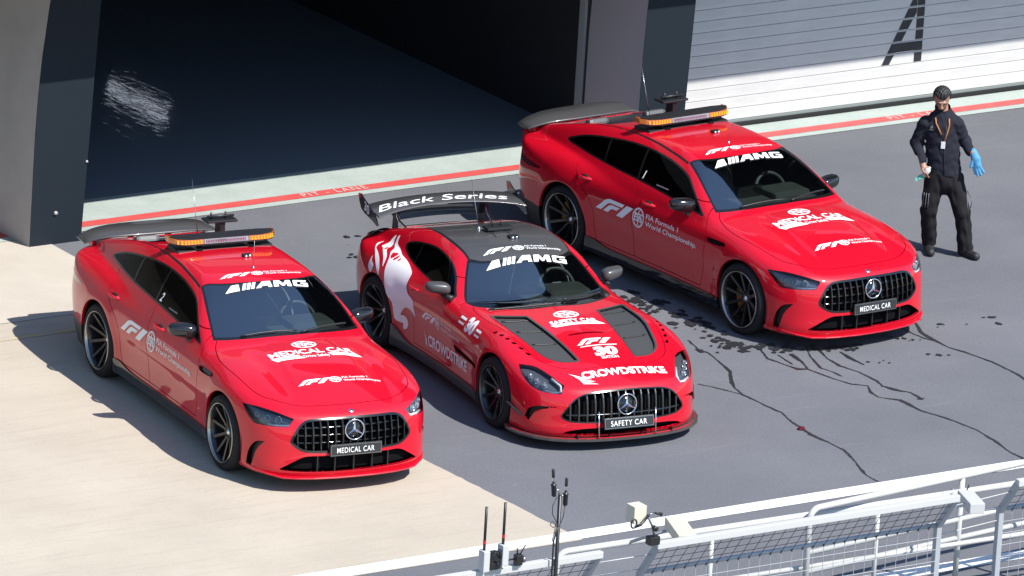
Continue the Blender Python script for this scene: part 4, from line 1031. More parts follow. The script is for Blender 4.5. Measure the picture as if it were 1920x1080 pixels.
# ------------------------------------------------------------------ the place: u runs along the garages, v goes into the building
PU = Vector((math.cos(R(34.5)), math.sin(R(34.5)), 0)); PV = Vector((-math.sin(R(34.5)), math.cos(R(34.5)), 0)); PO = Vector((-4.38, 5.94, 0))
def pp(u, v, z=0): return PO+PU*u+PV*v+Vector((0, 0, z))
PM = Matrix(((PU.x, PV.x, 0, PO.x), (PU.y, PV.y, 0, PO.y), (0, 0, 1, 0), (0, 0, 0, 1)))
def in_pit(o): o.matrix_world = PM; return o
def flat(name, poly, z, m, parent=None):
    me = mesh(name, [(u, v, z) for u, v in poly], [tuple(range(len(poly)))])
    o = link(name, me, m, parent)
    if parent is None: in_pit(o)
    return o

m = mat('asphalt', (.09, .09, .09), .82, spec=.3)
v = coords(m); n1 = noise(m, .55, 6, .62, v); n2 = noise(m, 38, 3, .7, v); n3 = noise(m, 210, 2, .6, v)
vs_ = coords(m, (.35, 5.5, 1), (0, 0, R(-9))); n4 = noise(m, 1.6, 5, .6, vs_)
c = ramp(m, n1, [(.3, (.116, .119, .132)), (.7, (.146, .149, .162))]); c = mixc(m, .35, c, ramp(m, n2, [(.35, (.30, .30, .31)), (.65, (.66, .66, .67))]), 'SOFT_LIGHT')
c = mixc(m, ramp(m, n4, [(.60, (0, 0, 0)), (.78, (.35, .35, .35))]), c, (.20, .20, .205)); c = mixc(m, ramp(m, n3, [(.70, (0, 0, 0)), (.76, (.5, .5, .5))]), c, (.26, .255, .25))
n5 = noise(m, 3.1, 3, .5, v); c = mixc(m, ramp(m, n5, [(.70, (0, 0, 0)), (.74, (.5, .5, .5))]), c, (.175, .170, .168))
lk(m, c, bsdf(m).inputs[0]); bump_(m, n3, .25, .004)
m = mat('concrete', (.34, .31, .27), .85, spec=.25)
v = coords(m); n1 = noise(m, .8, 6, .6, v); vs_ = coords(m, (.5, 7, 1), (0, 0, R(-6))); n2 = noise(m, 1.8, 6, .65, vs_, .6); n3 = noise(m, 90, 3, .7, v)
c = ramp(m, n1, [(.3, (.395, .345, .28)), (.7, (.455, .40, .325))]); c = mixc(m, ramp(m, n2, [(.52, (0, 0, 0)), (.75, (.45, .45, .45))]), c, (.315, .275, .225)); c = mixc(m, .3, c, ramp(m, n3, [(.3, (.32, .32, .32)), (.7, (.62, .62, .62))]), 'OVERLAY')
lk(m, c, bsdf(m).inputs[0]); bump_(m, n3, .2, .004)
m = mat('concrete_smooth', (.42, .39, .34), .8, spec=.25)
v = coords(m); n1 = noise(m, 1.1, 6, .65, v); n3 = noise(m, 60, 3, .7, v); c = ramp(m, n1, [(.3, (.42, .375, .315)), (.7, (.49, .445, .38))]); c = mixc(m, .25, c, ramp(m, n3, [(.3, (.36, .36, .36)), (.7, (.6, .6, .6))]), 'OVERLAY'); lk(m, c, bsdf(m).inputs[0])
m = mat('strip_paint', (.36, .42, .38), .6, spec=.3)
v = coords(m); n1 = noise(m, 2.2, 5, .6, v); n2 = noise(m, 45, 3, .7, v); c = ramp(m, n1, [(.3, (.33, .385, .355)), (.7, (.40, .45, .42))]); c = mixc(m, .2, c, ramp(m, n2, [(.35, (.3, .3, .3)), (.65, (.6, .6, .6))]), 'OVERLAY'); lk(m, c, bsdf(m).inputs[0])
m = mat('red_line', (.56, .06, .06), .55); v = coords(m); n1 = noise(m, 5, 5, .7, v); lk(m, ramp(m, n1, [(.35, (.58, .065, .065)), (.72, (.50, .10, .09))]), bsdf(m).inputs[0])
m = mat('white_line', (.72, .72, .70), .6); v = coords(m); n1 = noise(m, 6, 6, .7, v); lk(m, ramp(m, n1, [(.32, (.55, .55, .53)), (.5, (.76, .76, .74))]), bsdf(m).inputs[0])
mat('worn_white', (.62, .42, .40), .6)
m = mat('yellow_worn', (.5, .36, .12), .8); v = coords(m); n1 = noise(m, 4, 6, .7, v); lk(m, ramp(m, n1, [(.40, (.40, .36, .29)), (.62, (.52, .40, .17))]), bsdf(m).inputs[0])
m = mat('joint_dark', (.10, .09, .08), .9)
mat('wet', (.026, .027, .030), .4, spec=.3)
m = mat('garage_floor', (.215, .25, .295), .045, spec=.4); v = coords(m, (1, 1, 1)); n1 = noise(m, 7, 3, .55, coords(m, (1.3, .5, 1)), 1.2); bump_(m, n1, .07, .02)
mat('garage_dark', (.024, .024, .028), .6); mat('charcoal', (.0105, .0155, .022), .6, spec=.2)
m = mat('pillar_grey', (.165, .16, .155), .65); v = coords(m); n1 = noise(m, 2.5, 5, .6, v); lk(m, ramp(m, n1, [(.3, (.28, .27, .268)), (.7, (.33, .32, .312))]), bsdf(m).inputs[0])
mat('pillar_mauve', (.40, .375, .41), .6); mat('aluminium', (.42, .42, .43), .45, .3)
m = mat('door_white', (.78, .78, .77), .42); v = coords(m); n1 = noise(m, 3, 5, .6, coords(m, (1, 1, 6))); lk(m, ramp(m, n1, [(.3, (.47, .47, .46)), (.65, (.53, .53, .52))]), bsdf(m).inputs[0])
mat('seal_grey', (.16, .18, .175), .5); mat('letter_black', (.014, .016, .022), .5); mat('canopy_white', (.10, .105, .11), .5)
mat('window_blue', (.02, .03, .045), .08, .0, .5)
mat('white_paint_metal', (.48, .48, .465), .45); mat('galvanised', (.36, .38, .40), .5, .15)
mat('cream_box', (.56, .53, .42), .5); mat('black_plastic', (.015, .015, .016), .4)

# ground and paint
gnd = flat('asphalt_ground', [(-700, -700), (700, -700), (700, 700), (-700, 700)], 0, 'asphalt'); struct(gnd)
rj = random.Random(12); ed = [(-.735, -10.2), (-.80, -7.66), (-.66, -4.0), (-.535, -2.372)]; edge = []
for (u0, v0), (u1, v1) in zip(ed[:-1], ed[1:]):
    k_ = int((v1-v0)/.07)
    edge += [(u0+(u1-u0)*i/k_+rj.gauss(0, .0045), v0+(v1-v0)*i/k_) for i in range(k_)]
struct(flat('concrete_apron', [(-60, -10.40)]+edge+[(-.535, -2.372), (-60, -2.372)], .004, 'concrete'))
struct(flat('concrete_slab', [(-60, -2.358), (-.534, -2.358), (-.506, -.8), (-.49, -.004), (-60, -.004)], .004, 'concrete_smooth'))
struct(flat('slab_joint', [(-60, -2.372), (-.535, -2.372), (-.534, -2.358), (-60, -2.358)], .001, 'joint_dark'))
struct(flat('yellow_line', [(-60, -2.86), (-1.0, -2.86), (-1.0, -2.79), (-60, -2.79)], .008, 'yellow_worn'))
struct(flat('threshold_strip', [(-60, 0), (60, 0), (60, .94), (-60, .94)], .006, 'strip_paint'))
red = struct(flat('red_pit_line', [(-60, .115), (60, .115), (60, .275), (-60, .275)], .010, 'red_line'))
wl = struct(flat('white_lane_line', [(-30, -10.40), (4.5, -10.13), (30, -9.95), (30, -9.74), (4.5, -9.92), (-30, -10.19)], .005, 'white_line'))
struct(flat('white_outer_line', [(-30, -12.46), (30, -12.20), (30, -12.0), (-30, -12.26)], .005, 'white_line'))
for u0 in (-4.66, 2.76, 10.18):
    V, F, tw = text2d('PIT - LANE', .105, bold=.012, space=1.25); k = .79/tw
    link('lettering', mesh('lettering', [(u0+x*k, .143+y, .014) for x, y in V], F), 'worn_white', red)
T = [[[3.685, -5.486], [3.604, -5.79], [3.633, -5.914], [3.562, -6.22], [3.492, -6.487], [3.344, -6.719], [3.236, -6.93], [3.177, -7.161], [3.186, -7.347], [3.186, -7.529], [3.204, -7.79], [3.127, -8.045], [3.107, -8.216], [3.068, -8.486], [3.087, -8.707], [3.087, -8.991], [3.01, -9.24], [2.896, -9.541], [2.839, -9.691], [2.827, -9.916]], [[2.963, -6.703], [3.05, -6.851], [3.109, -6.985], [3.177, -7.161]], [[4.178, -6.034], [4.076, -6.29], [4.113, -6.493], [4.151, -6.695], [4.249, -6.737], [4.268, -6.893], [4.305, -7.094], [4.362, -7.303], [4.486, -7.415], [4.388, -7.608], [4.368, -7.761], [4.511, -7.917], [4.507, -8.279], [4.601, -8.573], [4.653, -8.992], [4.609, -9.367], [4.547, -9.66], [4.543, -9.906], [4.5, -10.239]], [[4.675, -6.096], [4.512, -6.401], [4.388, -6.759], [4.426, -6.924], [4.424, -7.071]], [[4.713, -6.262], [4.629, -6.527], [4.606, -6.778], [4.662, -7.025], [4.658, -7.319], [4.616, -7.486], [4.673, -7.657], [4.75, -7.764], [4.735, -7.962]], [[6.219, -5.685], [6.109, -5.984], [6.002, -6.206], [5.974, -6.498], [5.969, -6.722], [6.025, -6.897], [6.06, -7.1], [6.095, -7.302], [6.088, -7.561], [6.083, -7.745], [6.015, -8.049]], [[5.947, -5.954], [5.902, -6.163], [5.917, -6.36], [5.974, -6.498]], [[4.871, -6.405], [4.847, -6.62], [4.845, -6.858]], [[4.235, -6.246], [4.192, -6.564]], [[4.374, -6.268], [4.331, -6.511], [4.249, -6.737]]]
rng = random.Random(4)
def trail(pts, w, z):
    P = []; 
    for a, b in zip(pts[:-1], pts[1:]):
        for k in range(7): t = k/7; P.append((a[0]+(b[0]-a[0])*t, a[1]+(b[1]-a[1])*t))
    P.append(tuple(pts[-1])); L = []; Rr = []; n = len(P); ph = rng.random()*9
    for i, p in enumerate(P):
        q0, q1 = P[max(i-1, 0)], P[min(i+1, n-1)]; d = Vector((q1[0]-q0[0], q1[1]-q0[1])).normalized(); nn = Vector((-d.y, d.x))
        k = w*(.45+.55*abs(math.sin(i*.23+ph))**2+.9*max(0, math.sin(i*.11+ph*2))**6+rng.random()*.35)
        k2 = k*(.7+rng.random()*.6); j = nn*rng.uniform(-.3, .3)*w
        if i == n-1: k = k2 = .002
        L.append((p[0]+j.x+nn.x*k, p[1]+j.y+nn.y*k, z)); Rr.append((p[0]+j.x-nn.x*k2, p[1]+j.y-nn.y*k2, z))
    return L+Rr, [(i, i+1, n+i+1, n+i) for i in range(n-1)]
for i, t in enumerate(T):
    V, F = trail(t, .0135 if len(t) > 6 else .011, .0025+.0004*i); link('water_trail', mesh('water_trail', V, F), 'wet', gnd)
sp = MB()
def blot(u, v_, r, el=1.0):
    n = rng.randint(9, 14); ph = rng.random()*6; a0 = rng.random()*3
    P = []
    for i in range(n):
        a = 2*math.pi*i/n; k = r*(.55+.75*rng.random()); x, y = math.cos(a)*k*el, math.sin(a)*k
        P.append((u+x*math.cos(a0)-y*math.sin(a0), v_+x*math.sin(a0)+y*math.cos(a0), .0075+rng.random()*.002))
    sp.add(P, [tuple(range(n))])
def lerp2(a, b, t): return a[0]+(b[0]-a[0])*t, a[1]+(b[1]-a[1])*t
for a, b, n, s_, r0 in (((3.98, -4.0), (4.0, -5.2), 60, .11, .045), ((4.0, -5.1), (3.97, -5.9), 34, .10, .03), ((3.9, -5.75), (4.45, -6.15), 60, .07, .035), ((4.5, -6.05), (5.1, -6.4), 45, .08, .035), ((5.6, -6.1), (5.75, -6.5), 16, .08, .02), ((6.2, -5.8), (6.35, -6.1), 8, .08, .025), ((6.7, -6.0), (6.85, -6.2), 6, .1, .03),
                     ((5.1, -6.75), (5.2, -6.9), 6, .08, .02), ((5.65, -6.8), (5.8, -6.9), 5, .06, .025), ((2.45, -1.1), (2.55, -1.2), 4, .06, .03), ((2.0, -1.75), (2.15, -1.85), 4, .07, .03), ((2.15, -1.4), (2.25, -1.5), 2, .05, .02), ((3.6, -5.85), (3.7, -5.95), 4, .06, .04), ((4.7, -7.9), (4.75, -8.0), 2, .03, .025)):
    for k in range(int(n*.75)):
        c_ = lerp2(a, b, rng.random()); blot(c_[0]+rng.gauss(0, s_), c_[1]+rng.gauss(0, s_*.8), r0*rng.uniform(.25, 1.25), rng.uniform(1, 2))
o = sp.build('water_spots', 'wet', gnd); o['kind'] = 'stuff'

# pit building
bld = empty('pit_building'); in_pit(bld); tag(bld, 'pit garage building with charcoal flared pillars, an open dark bay and a white sectional door', 'building')
def pillar(name, uL, uR, vf, vb, side_m, H=4.4):
    """flared pillar: front face narrows a little with height, its left flank bows"""
    zs = [0, .4, .8, 1.2, 1.6, 2.0, 2.5, 3.2, H]; o = MB(); V = []; F = []
    for z in zs: k = .005*z+.043*max(0, z-1)**2; V += [(uL+k, vf, z), (uR+.043*z, vf, z)]
    F = [(2*i, 2*i+1, 2*i+3, 2*i+2) for i in range(len(zs)-1)]
    f_ = o.add(V, F).build(name, 'charcoal', bld)
    s2 = MB(); V = []; ns = 7
    for z in zs:
        k = .005*z+.043*max(0, z-1)**2
        for j in range(ns): t = j/(ns-1); V.append((uL+k-.0015-.02*math.sin(t*math.pi), vf+(vb-vf)*t, z))
    F = [(i*ns+j, i*ns+j+1, (i+1)*ns+j+1, (i+1)*ns+j) for i in range(len(zs)-1) for j in range(ns-1)]
    s2.add(V, F, True).build('pillar_flank', side_m, f_)
    s3 = MB(); V = []
    for z in zs: V += [(uR+.043*z, vf, z), (uR+.02*z, vb, z)]
    s3.add(V, [(2*i, 2*i+1, 2*i+3, 2*i+2) for i in range(len(zs)-1)]).build('pillar_flank', 'charcoal', f_)
    return f_
pL = pillar('pillar', -.757, -.155, -.26, 1.5, 'pillar_grey')
for u_, z_ in ((-.47, .33),): MB().lathe([(0, -.02), (.018, -.02), (.02, 0)], 10, 'y', (u_, -.262, z_)).build('pillar_bolt', 'aluminium', pL)
MB().lathe([(0, -.012), (.012, -.012), (.014, 0)], 10, 'y', (-.13, -.262, .83)).build('pillar_bolt', 'aluminium', pL)
pR = pillar('pillar', 6.60, 7.165, -.26, .74, 'pillar_mauve')
MB().box((6.58, .80, 0), (6.70, .90, 3.2)).build('door_track', 'aluminium', bld); MB().box((6.612, .742, 0), (6.70, .798, 3.2)).build('track_gap', 'garage_dark', bld)
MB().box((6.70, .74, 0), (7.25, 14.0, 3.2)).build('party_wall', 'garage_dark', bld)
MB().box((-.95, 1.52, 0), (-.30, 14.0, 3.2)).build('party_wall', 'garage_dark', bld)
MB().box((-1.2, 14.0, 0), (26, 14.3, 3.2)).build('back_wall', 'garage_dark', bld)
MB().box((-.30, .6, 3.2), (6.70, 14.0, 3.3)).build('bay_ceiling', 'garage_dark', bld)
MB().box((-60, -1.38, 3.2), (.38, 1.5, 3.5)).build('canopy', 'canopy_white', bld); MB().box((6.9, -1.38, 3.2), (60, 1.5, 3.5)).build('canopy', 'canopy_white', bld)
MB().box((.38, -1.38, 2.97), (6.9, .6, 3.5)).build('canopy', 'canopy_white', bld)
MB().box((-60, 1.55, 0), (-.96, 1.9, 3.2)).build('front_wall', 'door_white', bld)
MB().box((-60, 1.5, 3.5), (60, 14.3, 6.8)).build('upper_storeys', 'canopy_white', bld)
for i in range(-4, 9):
    for z0 in (4.2,): MB().box((i*6.4+.5, 1.44, z0), (i*6.4+5.9, 1.495, z0+2.4)).build('upper_window', 'window_blue', bld)
MB().bbox((13.5, -6.0, 20.0), (46, 16, 22.5), .8).build('roof_wing', 'charcoal', bld)
for u_ in (17, 42): MB().box((u_-1, 9, 6.8), (u_+1, 12, 20.0)).build('wing_tower', 'canopy_white', bld)
struct(in_pit(MB().box((-.30, .945, -.05), (6.70, 14.0, .005)).build('garage_floor', 'garage_floor')))
gl = MB().box((6.66, 9.05, 1.94), (6.695, 10.3, 2.05)).build('lit_window', mat('window_light', (.8, .85, .9), .5, emit=((.78, .85, 1.0), .95)), bld)
# closed sectional door
dr = empty('garage_door'); dr.parent = bld
ph = .1255; pm = MB().bbox((7.0, .60, .0), (27.0, .64, ph-.005), .004).mesh('door_panel')
for i in range(24): link('door_panel', pm, 'door_white', dr, (0, 0, .085+i*ph))
MB().box((7.0, .622, .06), (27, .64, 3.2)).build('door_joint', 'aluminium', dr)
MB().bbox((7.0, .585, .052), (27.0, .645, .082), .006).build('bottom_rail', 'seal_grey', dr); MB().bbox((7.0, .57, .004), (27, .66, .051), .01).build('bottom_seal', 'rubber', dr)
let = MB()
def clipz(poly, a, b):
    for z, s_ in ((a, 1), (b, -1)):
        out = []
        for i in range(len(poly)):
            p, q = poly[i-1], poly[i]; dp, dq = (p[1]-z)*s_, (q[1]-z)*s_
            if (dp >= 0) != (dq >= 0): t = dp/(dp-dq); out.append((p[0]+(q[0]-p[0])*t, z))
            if dq >= 0: out.append(q)
        poly = out
        if not poly: return poly
    return poly
for poly, off in (([(10.335, .462), (10.435, .462), (10.76, 1.02), (10.76, 1.215), (10.72, 1.215)], .5985), ([(10.765, .462), (10.865, .462), (10.865, 1.215), (10.765, 1.215)], .5975), ([(10.42, .60), (10.80, .60), (10.80, .705), (10.48, .705)], .5965)):
    for i in range(24):
        q = clipz(poly, .085+i*ph+.008, .085+(i+1)*ph-.014)
        if len(q) > 2: let.add([(u, off, z) for u, z in q], [tuple(range(len(q)))])
let.build('letter_a', 'letter_black', dr)

# things dropped on the ground
q = MB(); rr = random.Random(8); V = []
for i in range(3):
    for j in range(8): a = 2*math.pi*j/8; r_ = (.038, .030, .010)[i]*rr.uniform(.7, 1.25); V.append((r_*math.cos(a)*1.2, r_*math.sin(a), (.003, .022, .030)[i]+rr.uniform(0, .008)))
q.add(V, [(i*8+j, i*8+(j+1) % 8, (i+1)*8+(j+1) % 8, (i+1)*8+j) for i in range(2) for j in range(8)]+[tuple(16+j for j in range(8))])
o = q.build('red_rag', 'tail_red', None, pp(3.075, -8.30)); tag(o, 'small crumpled red rag lying on a water trail on the asphalt', 'rag')
# ------------------------------------------------------------------ the three cars in place
POSE = [(-1.78296, -1.02205, -1.11148), (.73762, .79432, -1.10462), (3.00808, 4.39154, -.92289)]
def copy_tree(o, parent=None):
    c = o.copy(); col.objects.link(c); c.parent = parent
    for ch in list(o.children): copy_tree(ch, c)
    return c
med, CM = build_medical(); med.location = (POSE[0][0], POSE[0][1], 0); med.rotation_euler = (0, 0, POSE[0][2])
med2 = copy_tree(med); med2.location = (POSE[2][0], POSE[2][1], 0); med2.rotation_euler = (0, 0, POSE[2][2])
for c_, t_ in ((med, '2'), (med2, '1')):
    d = Decal(); d.text(t_, 0, 0, .07, bold=.02); d.drape('window_number', c_, CM.f, side_at(-1.86, 1.085, -.8), (0, 1, 0))
    d = Decal(); d.text('Dr. I. Roberts' if t_ == '2' else 'B. Mylander', 0, 0, .025, .22, bold=.01) if False else d.add([(0, 0), (.2, 0), (.2, .012), (0, .012)], [(0, 1, 2, 3)]); d.drape('window_strip', c_, CM.f, side_at(-1.62, 1.075, -.8), (0, 1, 0), 'reflective_grey')
tag(med, 'red medical estate coupe with amber roof beacon, parked partly on pale concrete', 'car', 'red official race cars')
tag(med2, 'red medical coupe with amber roof beacon, parked nearest the garage door and person', 'car', 'red official race cars')
saf, CS = build_safety(); saf.location = (POSE[1][0], POSE[1][1], 0); saf.rotation_euler = (0, 0, POSE[1][2])
tag(saf, 'low red safety coupe with carbon roof, big rear wing and white flames, in the middle', 'car', 'red official race cars')
bpy.context.view_layer.update()
# ------------------------------------------------------------------ the man by the right-hand car
mat('skin', (.36, .19, .13), .55); mat('hair_black', (.010, .009, .009), .6)
mat('glove_blue', (.06, .24, .42), .7); mat('lanyard_orange', (.38, .15, .05), .6); mat('bottle_white', (.60, .62, .63), .35); mat('rag_green', (.10, .42, .30), .7)
m = mat('jacket_navy', (.020, .021, .029), .9, spec=.1); n1 = noise(m, 22, 3, .6, coords(m)); bump_(m, n1, .22, .01)
m = mat('trousers_black', (.018, .017, .019), .95, spec=.08); n1 = noise(m, 16, 3, .6, coords(m, (1, 1, .5))); bump_(m, n1, .25, .012)
mat('shoe_black', (.018, .018, .02), .6)
def cap(P, a, b, ra, rb, sy=1.0):
    k = np.array([1, 1/sy, 1]); Q = P*k; a = np.array(a)*k; b = np.array(b)*k; e = b-a
    t = np.clip(((Q-a)@e)/(e@e+1e-12), 0, 1); return (np.linalg.norm(Q-a-t[:, None]*e, axis=1)-(ra+(rb-ra)*t))*min(1, sy+.15)
def blend(parts, k):
    def f(P):
        d = None
        for q in parts:
            v = cap(P, *q); d = v if d is None else smin(d, v, k)
        return d
    return f
def blob(name, f, lo, hi, h, m, parent, cut=None):
    V, Q = surface_net(f, lo, hi, h); g = grad(f, V, .003); N = g/np.maximum(np.linalg.norm(g, axis=1), 1e-6)[:, None]
    T = np.concatenate([Q[:, [0, 1, 2]], Q[:, [0, 2, 3]]]); fn = np.cross(V[T[:, 1]]-V[T[:, 0]], V[T[:, 2]]-V[T[:, 0]]); bad = (fn*N[T].sum(1)).sum(1) < 0; T[bad] = T[bad][:, ::-1]
    s = Sheet(V, N, T)
    if cut is not None: s = s.slice(cut(s.V))[0]
    return link(name, sheet_mesh(name, s), m, parent)
man = empty('person', (4.42, 7.01, 0)); tag(man, 'person in black jacket and trousers with orange lanyard and blue glove, looking down', 'person')
def bow(p, c=(.0, 1.60), ang=R(33)):                                 # head bent forward about the top of the neck
    y, z = p[1]-c[0], p[2]-c[1]; return (p[0], c[0]+y*math.cos(ang)-z*math.sin(ang), c[1]+y*math.sin(ang)+z*math.cos(ang))
def hb(a, b, ra, rb, sy=1.0): return (bow(a), bow(b), ra, rb, sy)
head = [hb((-.182, .005, 1.712), (-.182, .0, 1.690), .082, .080, 1.15), hb((-.184, -.045, 1.66), (-.184, -.062, 1.612), .064, .046), hb((-.184, -.112, 1.685), (-.184, -.132, 1.652), .009, .014), hb((-.21, -.098, 1.702), (-.158, -.098, 1.702), .013, .013),
        hb((-.266, .005, 1.69), (-.262, .01, 1.655), .012, .009), hb((-.098, .005, 1.69), (-.102, .01, 1.655), .012, .009), hb((-.20, -.10, 1.622), (-.168, -.10, 1.622), .010, .010),
        ((-.178, .0, 1.62), (-.155, .02, 1.45), .055, .062, 1.0), ((-.155, .0, 1.36), (-.12, 0, .90), .12, .12, .7), ((-.31, .01, 1.37), (-.03, .01, 1.38), .045, .045, 1.0),
        ((-.33, .0, 1.37), (-.405, .03, 1.15), .042, .036, 1.0), ((-.405, .03, 1.15), (-.335, -.10, .975), .036, .027, 1.0), ((-.01, 0, 1.38), (.085, .07, 1.18), .042, .036, 1.0), ((.085, .07, 1.18), (.165, -.11, 1.12), .036, .027, 1.0),
        ((-.20, 0, .85), (-.235, -.03, .47), .07, .055, 1.0), ((-.235, -.03, .47), (-.21, .06, .08), .05, .038, 1.0), ((0, 0, .85), (.115, -.06, .47), .07, .055, 1.0), ((.115, -.06, .47), (.165, -.06, .08), .05, .038, 1.0),
        # right hand closed round the bottle, left hand hanging in the glove
        ((-.335, -.10, .975), (-.318, -.128, .93), .029, .032, .8), ((.165, -.11, 1.12), (.205, -.135, 1.06), .03, .034, .8)]
fin = [((-.335, -.145, .925), (-.318, -.185, .905), .010, .009), ((-.318, -.185, .905), (-.285, -.19, .895), .009, .008), ((-.327, -.143, .908), (-.308, -.182, .885), .010, .009), ((-.308, -.182, .885), (-.275, -.185, .876), .009, .008),
       ((-.318, -.14, .893), (-.298, -.175, .868), .0095, .0085), ((-.298, -.175, .868), (-.268, -.178, .86), .0085, .0075), ((-.307, -.135, .882), (-.288, -.165, .855), .009, .008), ((-.288, -.165, .855), (-.262, -.168, .848), .008, .007),
       ((-.305, -.118, .95), (-.275, -.14, .945), .012, .010), ((-.275, -.14, .945), (-.258, -.165, .925), .010, .009)]
f1_, f2_ = blend(head, .022), blend([q+(1.0,) for q in fin], .006)
body = blob('body', lambda P: smin(f1_(P), f2_(P), .010), (-.52, -.25, .0), (.32, .2, 1.86), .0105, 'skin', man)
for x in (-.212, -.156): p = bow((x, -.093, 1.682)); MB().lathe([(0, -.007), (.007, -.006), (.012, 0)], 10, 'y', p).build('eye', 'hair_black', body); p = bow((x, -.107, 1.699)); MB().tube([(p[0]-.018, p[1]+.004, p[2]), p, (p[0]+.018, p[1]+.004, p[2])], .004, 5).build('eyebrow', 'hair_black', body)
hd = blend([q for q in head[:2]], .02); ca_, sa_ = math.cos(R(33)), math.sin(R(33))
def unbow(V): y, z = V[:, 1], V[:, 2]-1.60; return y*ca_+z*sa_, 1.60-y*sa_+z*ca_
def hair_cut(V):
    y, z = unbow(V); return np.maximum(1.615-z, np.where(y < -.03, 1.738-z+.25*np.abs(V[:, 0]+.184), np.where(y < .03, 1.672-z, -1)))
blob('hair', lambda P: hd(P)-.010+.004*np.sin(P[:, 0]*190)*np.sin(P[:, 1]*170), (-.30, -.20, 1.5), (-.06, .16, 1.86), .007, 'hair_black', man, hair_cut)
bd = blend([q for q in head[:4]], .02)
def beard_cut(V):
    y, z = unbow(V); return np.maximum.reduce([z-1.632-.5*np.maximum(np.abs(V[:, 0]+.184)-.03, 0), y+.0, 1.555-z])
blob('beard', lambda P: bd(P)-.004, (-.30, -.22, 1.5), (-.07, .1, 1.75), .007, 'hair_black', man, beard_cut)
jk = [((-.165, 0, 1.33), (-.13, 0, 1.06), .168, .166, .68), ((-.13, 0, 1.06), (-.105, 0, .86), .166, .178, .70), ((-.315, 0, 1.375), (-.03, 0, 1.39), .070, .070, 1.0), ((-.215, .01, 1.43), (-.095, .01, 1.44), .076, .076, 1.0),
      ((-.335, 0, 1.37), (-.405, .035, 1.15), .070, .062, 1.0), ((-.405, .035, 1.15), (-.345, -.085, .995), .060, .050, 1.0), ((-.005, 0, 1.38), (.085, .075, 1.18), .070, .062, 1.0), ((.085, .075, 1.18), (.14, -.08, 1.125), .060, .050, 1.0), ((-.165, .012, 1.53), (-.155, .015, 1.44), .082, .09, 1.0)]
fj = blend(jk, .045)
def folds(P, k): return k*(np.sin(P[:, 2]*43+P[:, 0]*17+np.sin(P[:, 0]*31)*1.3)*np.sin(P[:, 0]*23-P[:, 2]*11+P[:, 1]*19))
jac = blob('jacket', lambda P: fj(P)+folds(P*1.35, .0045), (-.56, -.22, .75), (.28, .22, 1.62), .0125, 'jacket_navy', man,
     lambda V: np.maximum.reduce([.845-V[:, 2]-.02*np.sin(V[:, 0]*9), np.where((V[:, 0] < -.28) & (V[:, 2] < 1.05), (V[:, 0]*-.55+V[:, 1]*.75-V[:, 2]*1.0)+.90, -1), np.where(V[:, 2] > 1.44, .066-np.hypot(V[:, 0]+.165, (V[:, 1]-.012)), -1), V[:, 2]-1.555-.45*V[:, 1]]))
tr = [((-.13, 0, .90), (-.10, 0, .80), .165, .17, .72), ((-.19, 0, .80), (-.232, -.035, .47), .110, .084, 1.0), ((-.232, -.035, .47), (-.205, .055, .10), .082, .076, 1.0), ((-.01, 0, .80), (.108, -.06, .47), .110, .084, 1.0), ((.108, -.06, .47), (.165, -.055, .10), .082, .078, 1.0)]
ft = blend(tr, .03)
tro = blob('trousers', lambda P: ft(P)+folds(P*np.array([1.3, 1.3, .8]), .0065), (-.38, -.22, .03), (.30, .2, 1.02), .0125, 'trousers_black', man, lambda V: .075-V[:, 2])
for x0, x1 in ((-.322, -.30), (.19, .21)):
    st = MB()
    for k in range(3): P = project(lambda Q: ft(Q)-.004, np.array([[(-.325 if x0 < 0 else .175)+.03*k*(1 if x0 < 0 else 1), -.16, z] for z in (.66, .61, .56, .51)]), 8, np.array([.35 if x0 < 0 else -.35, .94, 0])); st.tube([tuple(p) for p in P], .005, 5)
    st.build('side_stripe', 'reflective_grey', tro)
for a, b in (((-.212, .10, .045), (-.185, -.13, .04)), ((.135, .0, .045), (.275, -.17, .04))):
    sh = blend([(a, b, .047, .042, 1.0), ((a[0], a[1], .10), (a[0]*.9+b[0]*.1, a[1]*.8+b[1]*.2, .07), .05, .045, 1.0)], .03)
    c_ = np.array([min(a[0], b[0])-.1, min(a[1], b[1])-.1, -.03]); blob('shoe', lambda P: np.maximum(sh(P), .006-P[:, 2]), c_, c_+np.array([.36, .48, .22]), .010, 'shoe_black', man)
gv = blend([((.168, -.10, 1.125), (.205, -.135, 1.06), .040, .048, .8), ((.20, -.135, 1.055), (.225, -.15, 1.0), .046, .040, .75), ((.235, -.15, 1.01), (.29, -.165, .935), .017, .013, 1), ((.222, -.155, .99), (.262, -.17, .91), .018, .013, 1), ((.205, -.155, .985), (.232, -.17, .90), .018, .013, 1), ((.188, -.15, .99), (.205, -.16, .915), .017, .012, 1), ((.17, -.15, 1.04), (.155, -.165, .985), .017, .014, 1)], .012)
blob('glove', lambda P: gv(P), (.09, -.24, .86), (.34, -.04, 1.19), .008, 'glove_blue', man)
def onj(pts): P = project(lambda Q: fj(Q)-.006, np.array([[x, -.2, z] for x, z in pts]), 10, np.array([0, 1., 0])); return [tuple(p) for p in P]
MB().tube(onj([(-.235, 1.455), (-.225, 1.40), (-.20, 1.36), (-.165, 1.29)]), .008, 6).build('lanyard', 'lanyard_orange', man); MB().tube(onj([(-.095, 1.455), (-.09, 1.39), (-.105, 1.31), (-.135, 1.20)]), .008, 6).build('lanyard', 'lanyard_orange', man)
P = onj([(-.14, 1.19)])[0]; MB().bbox((P[0]-.022, P[1]-.01, P[2]-.045), (P[0]+.022, P[1]-.002, P[2]+.03), .004).build('badge', 'bottle_white', man); MB().tube(onj([(-.118, 1.38), (-.125, 1.2), (-.12, 1.05), (-.105, .87)]), .004, 5).build('zip', 'shoe_black', man)
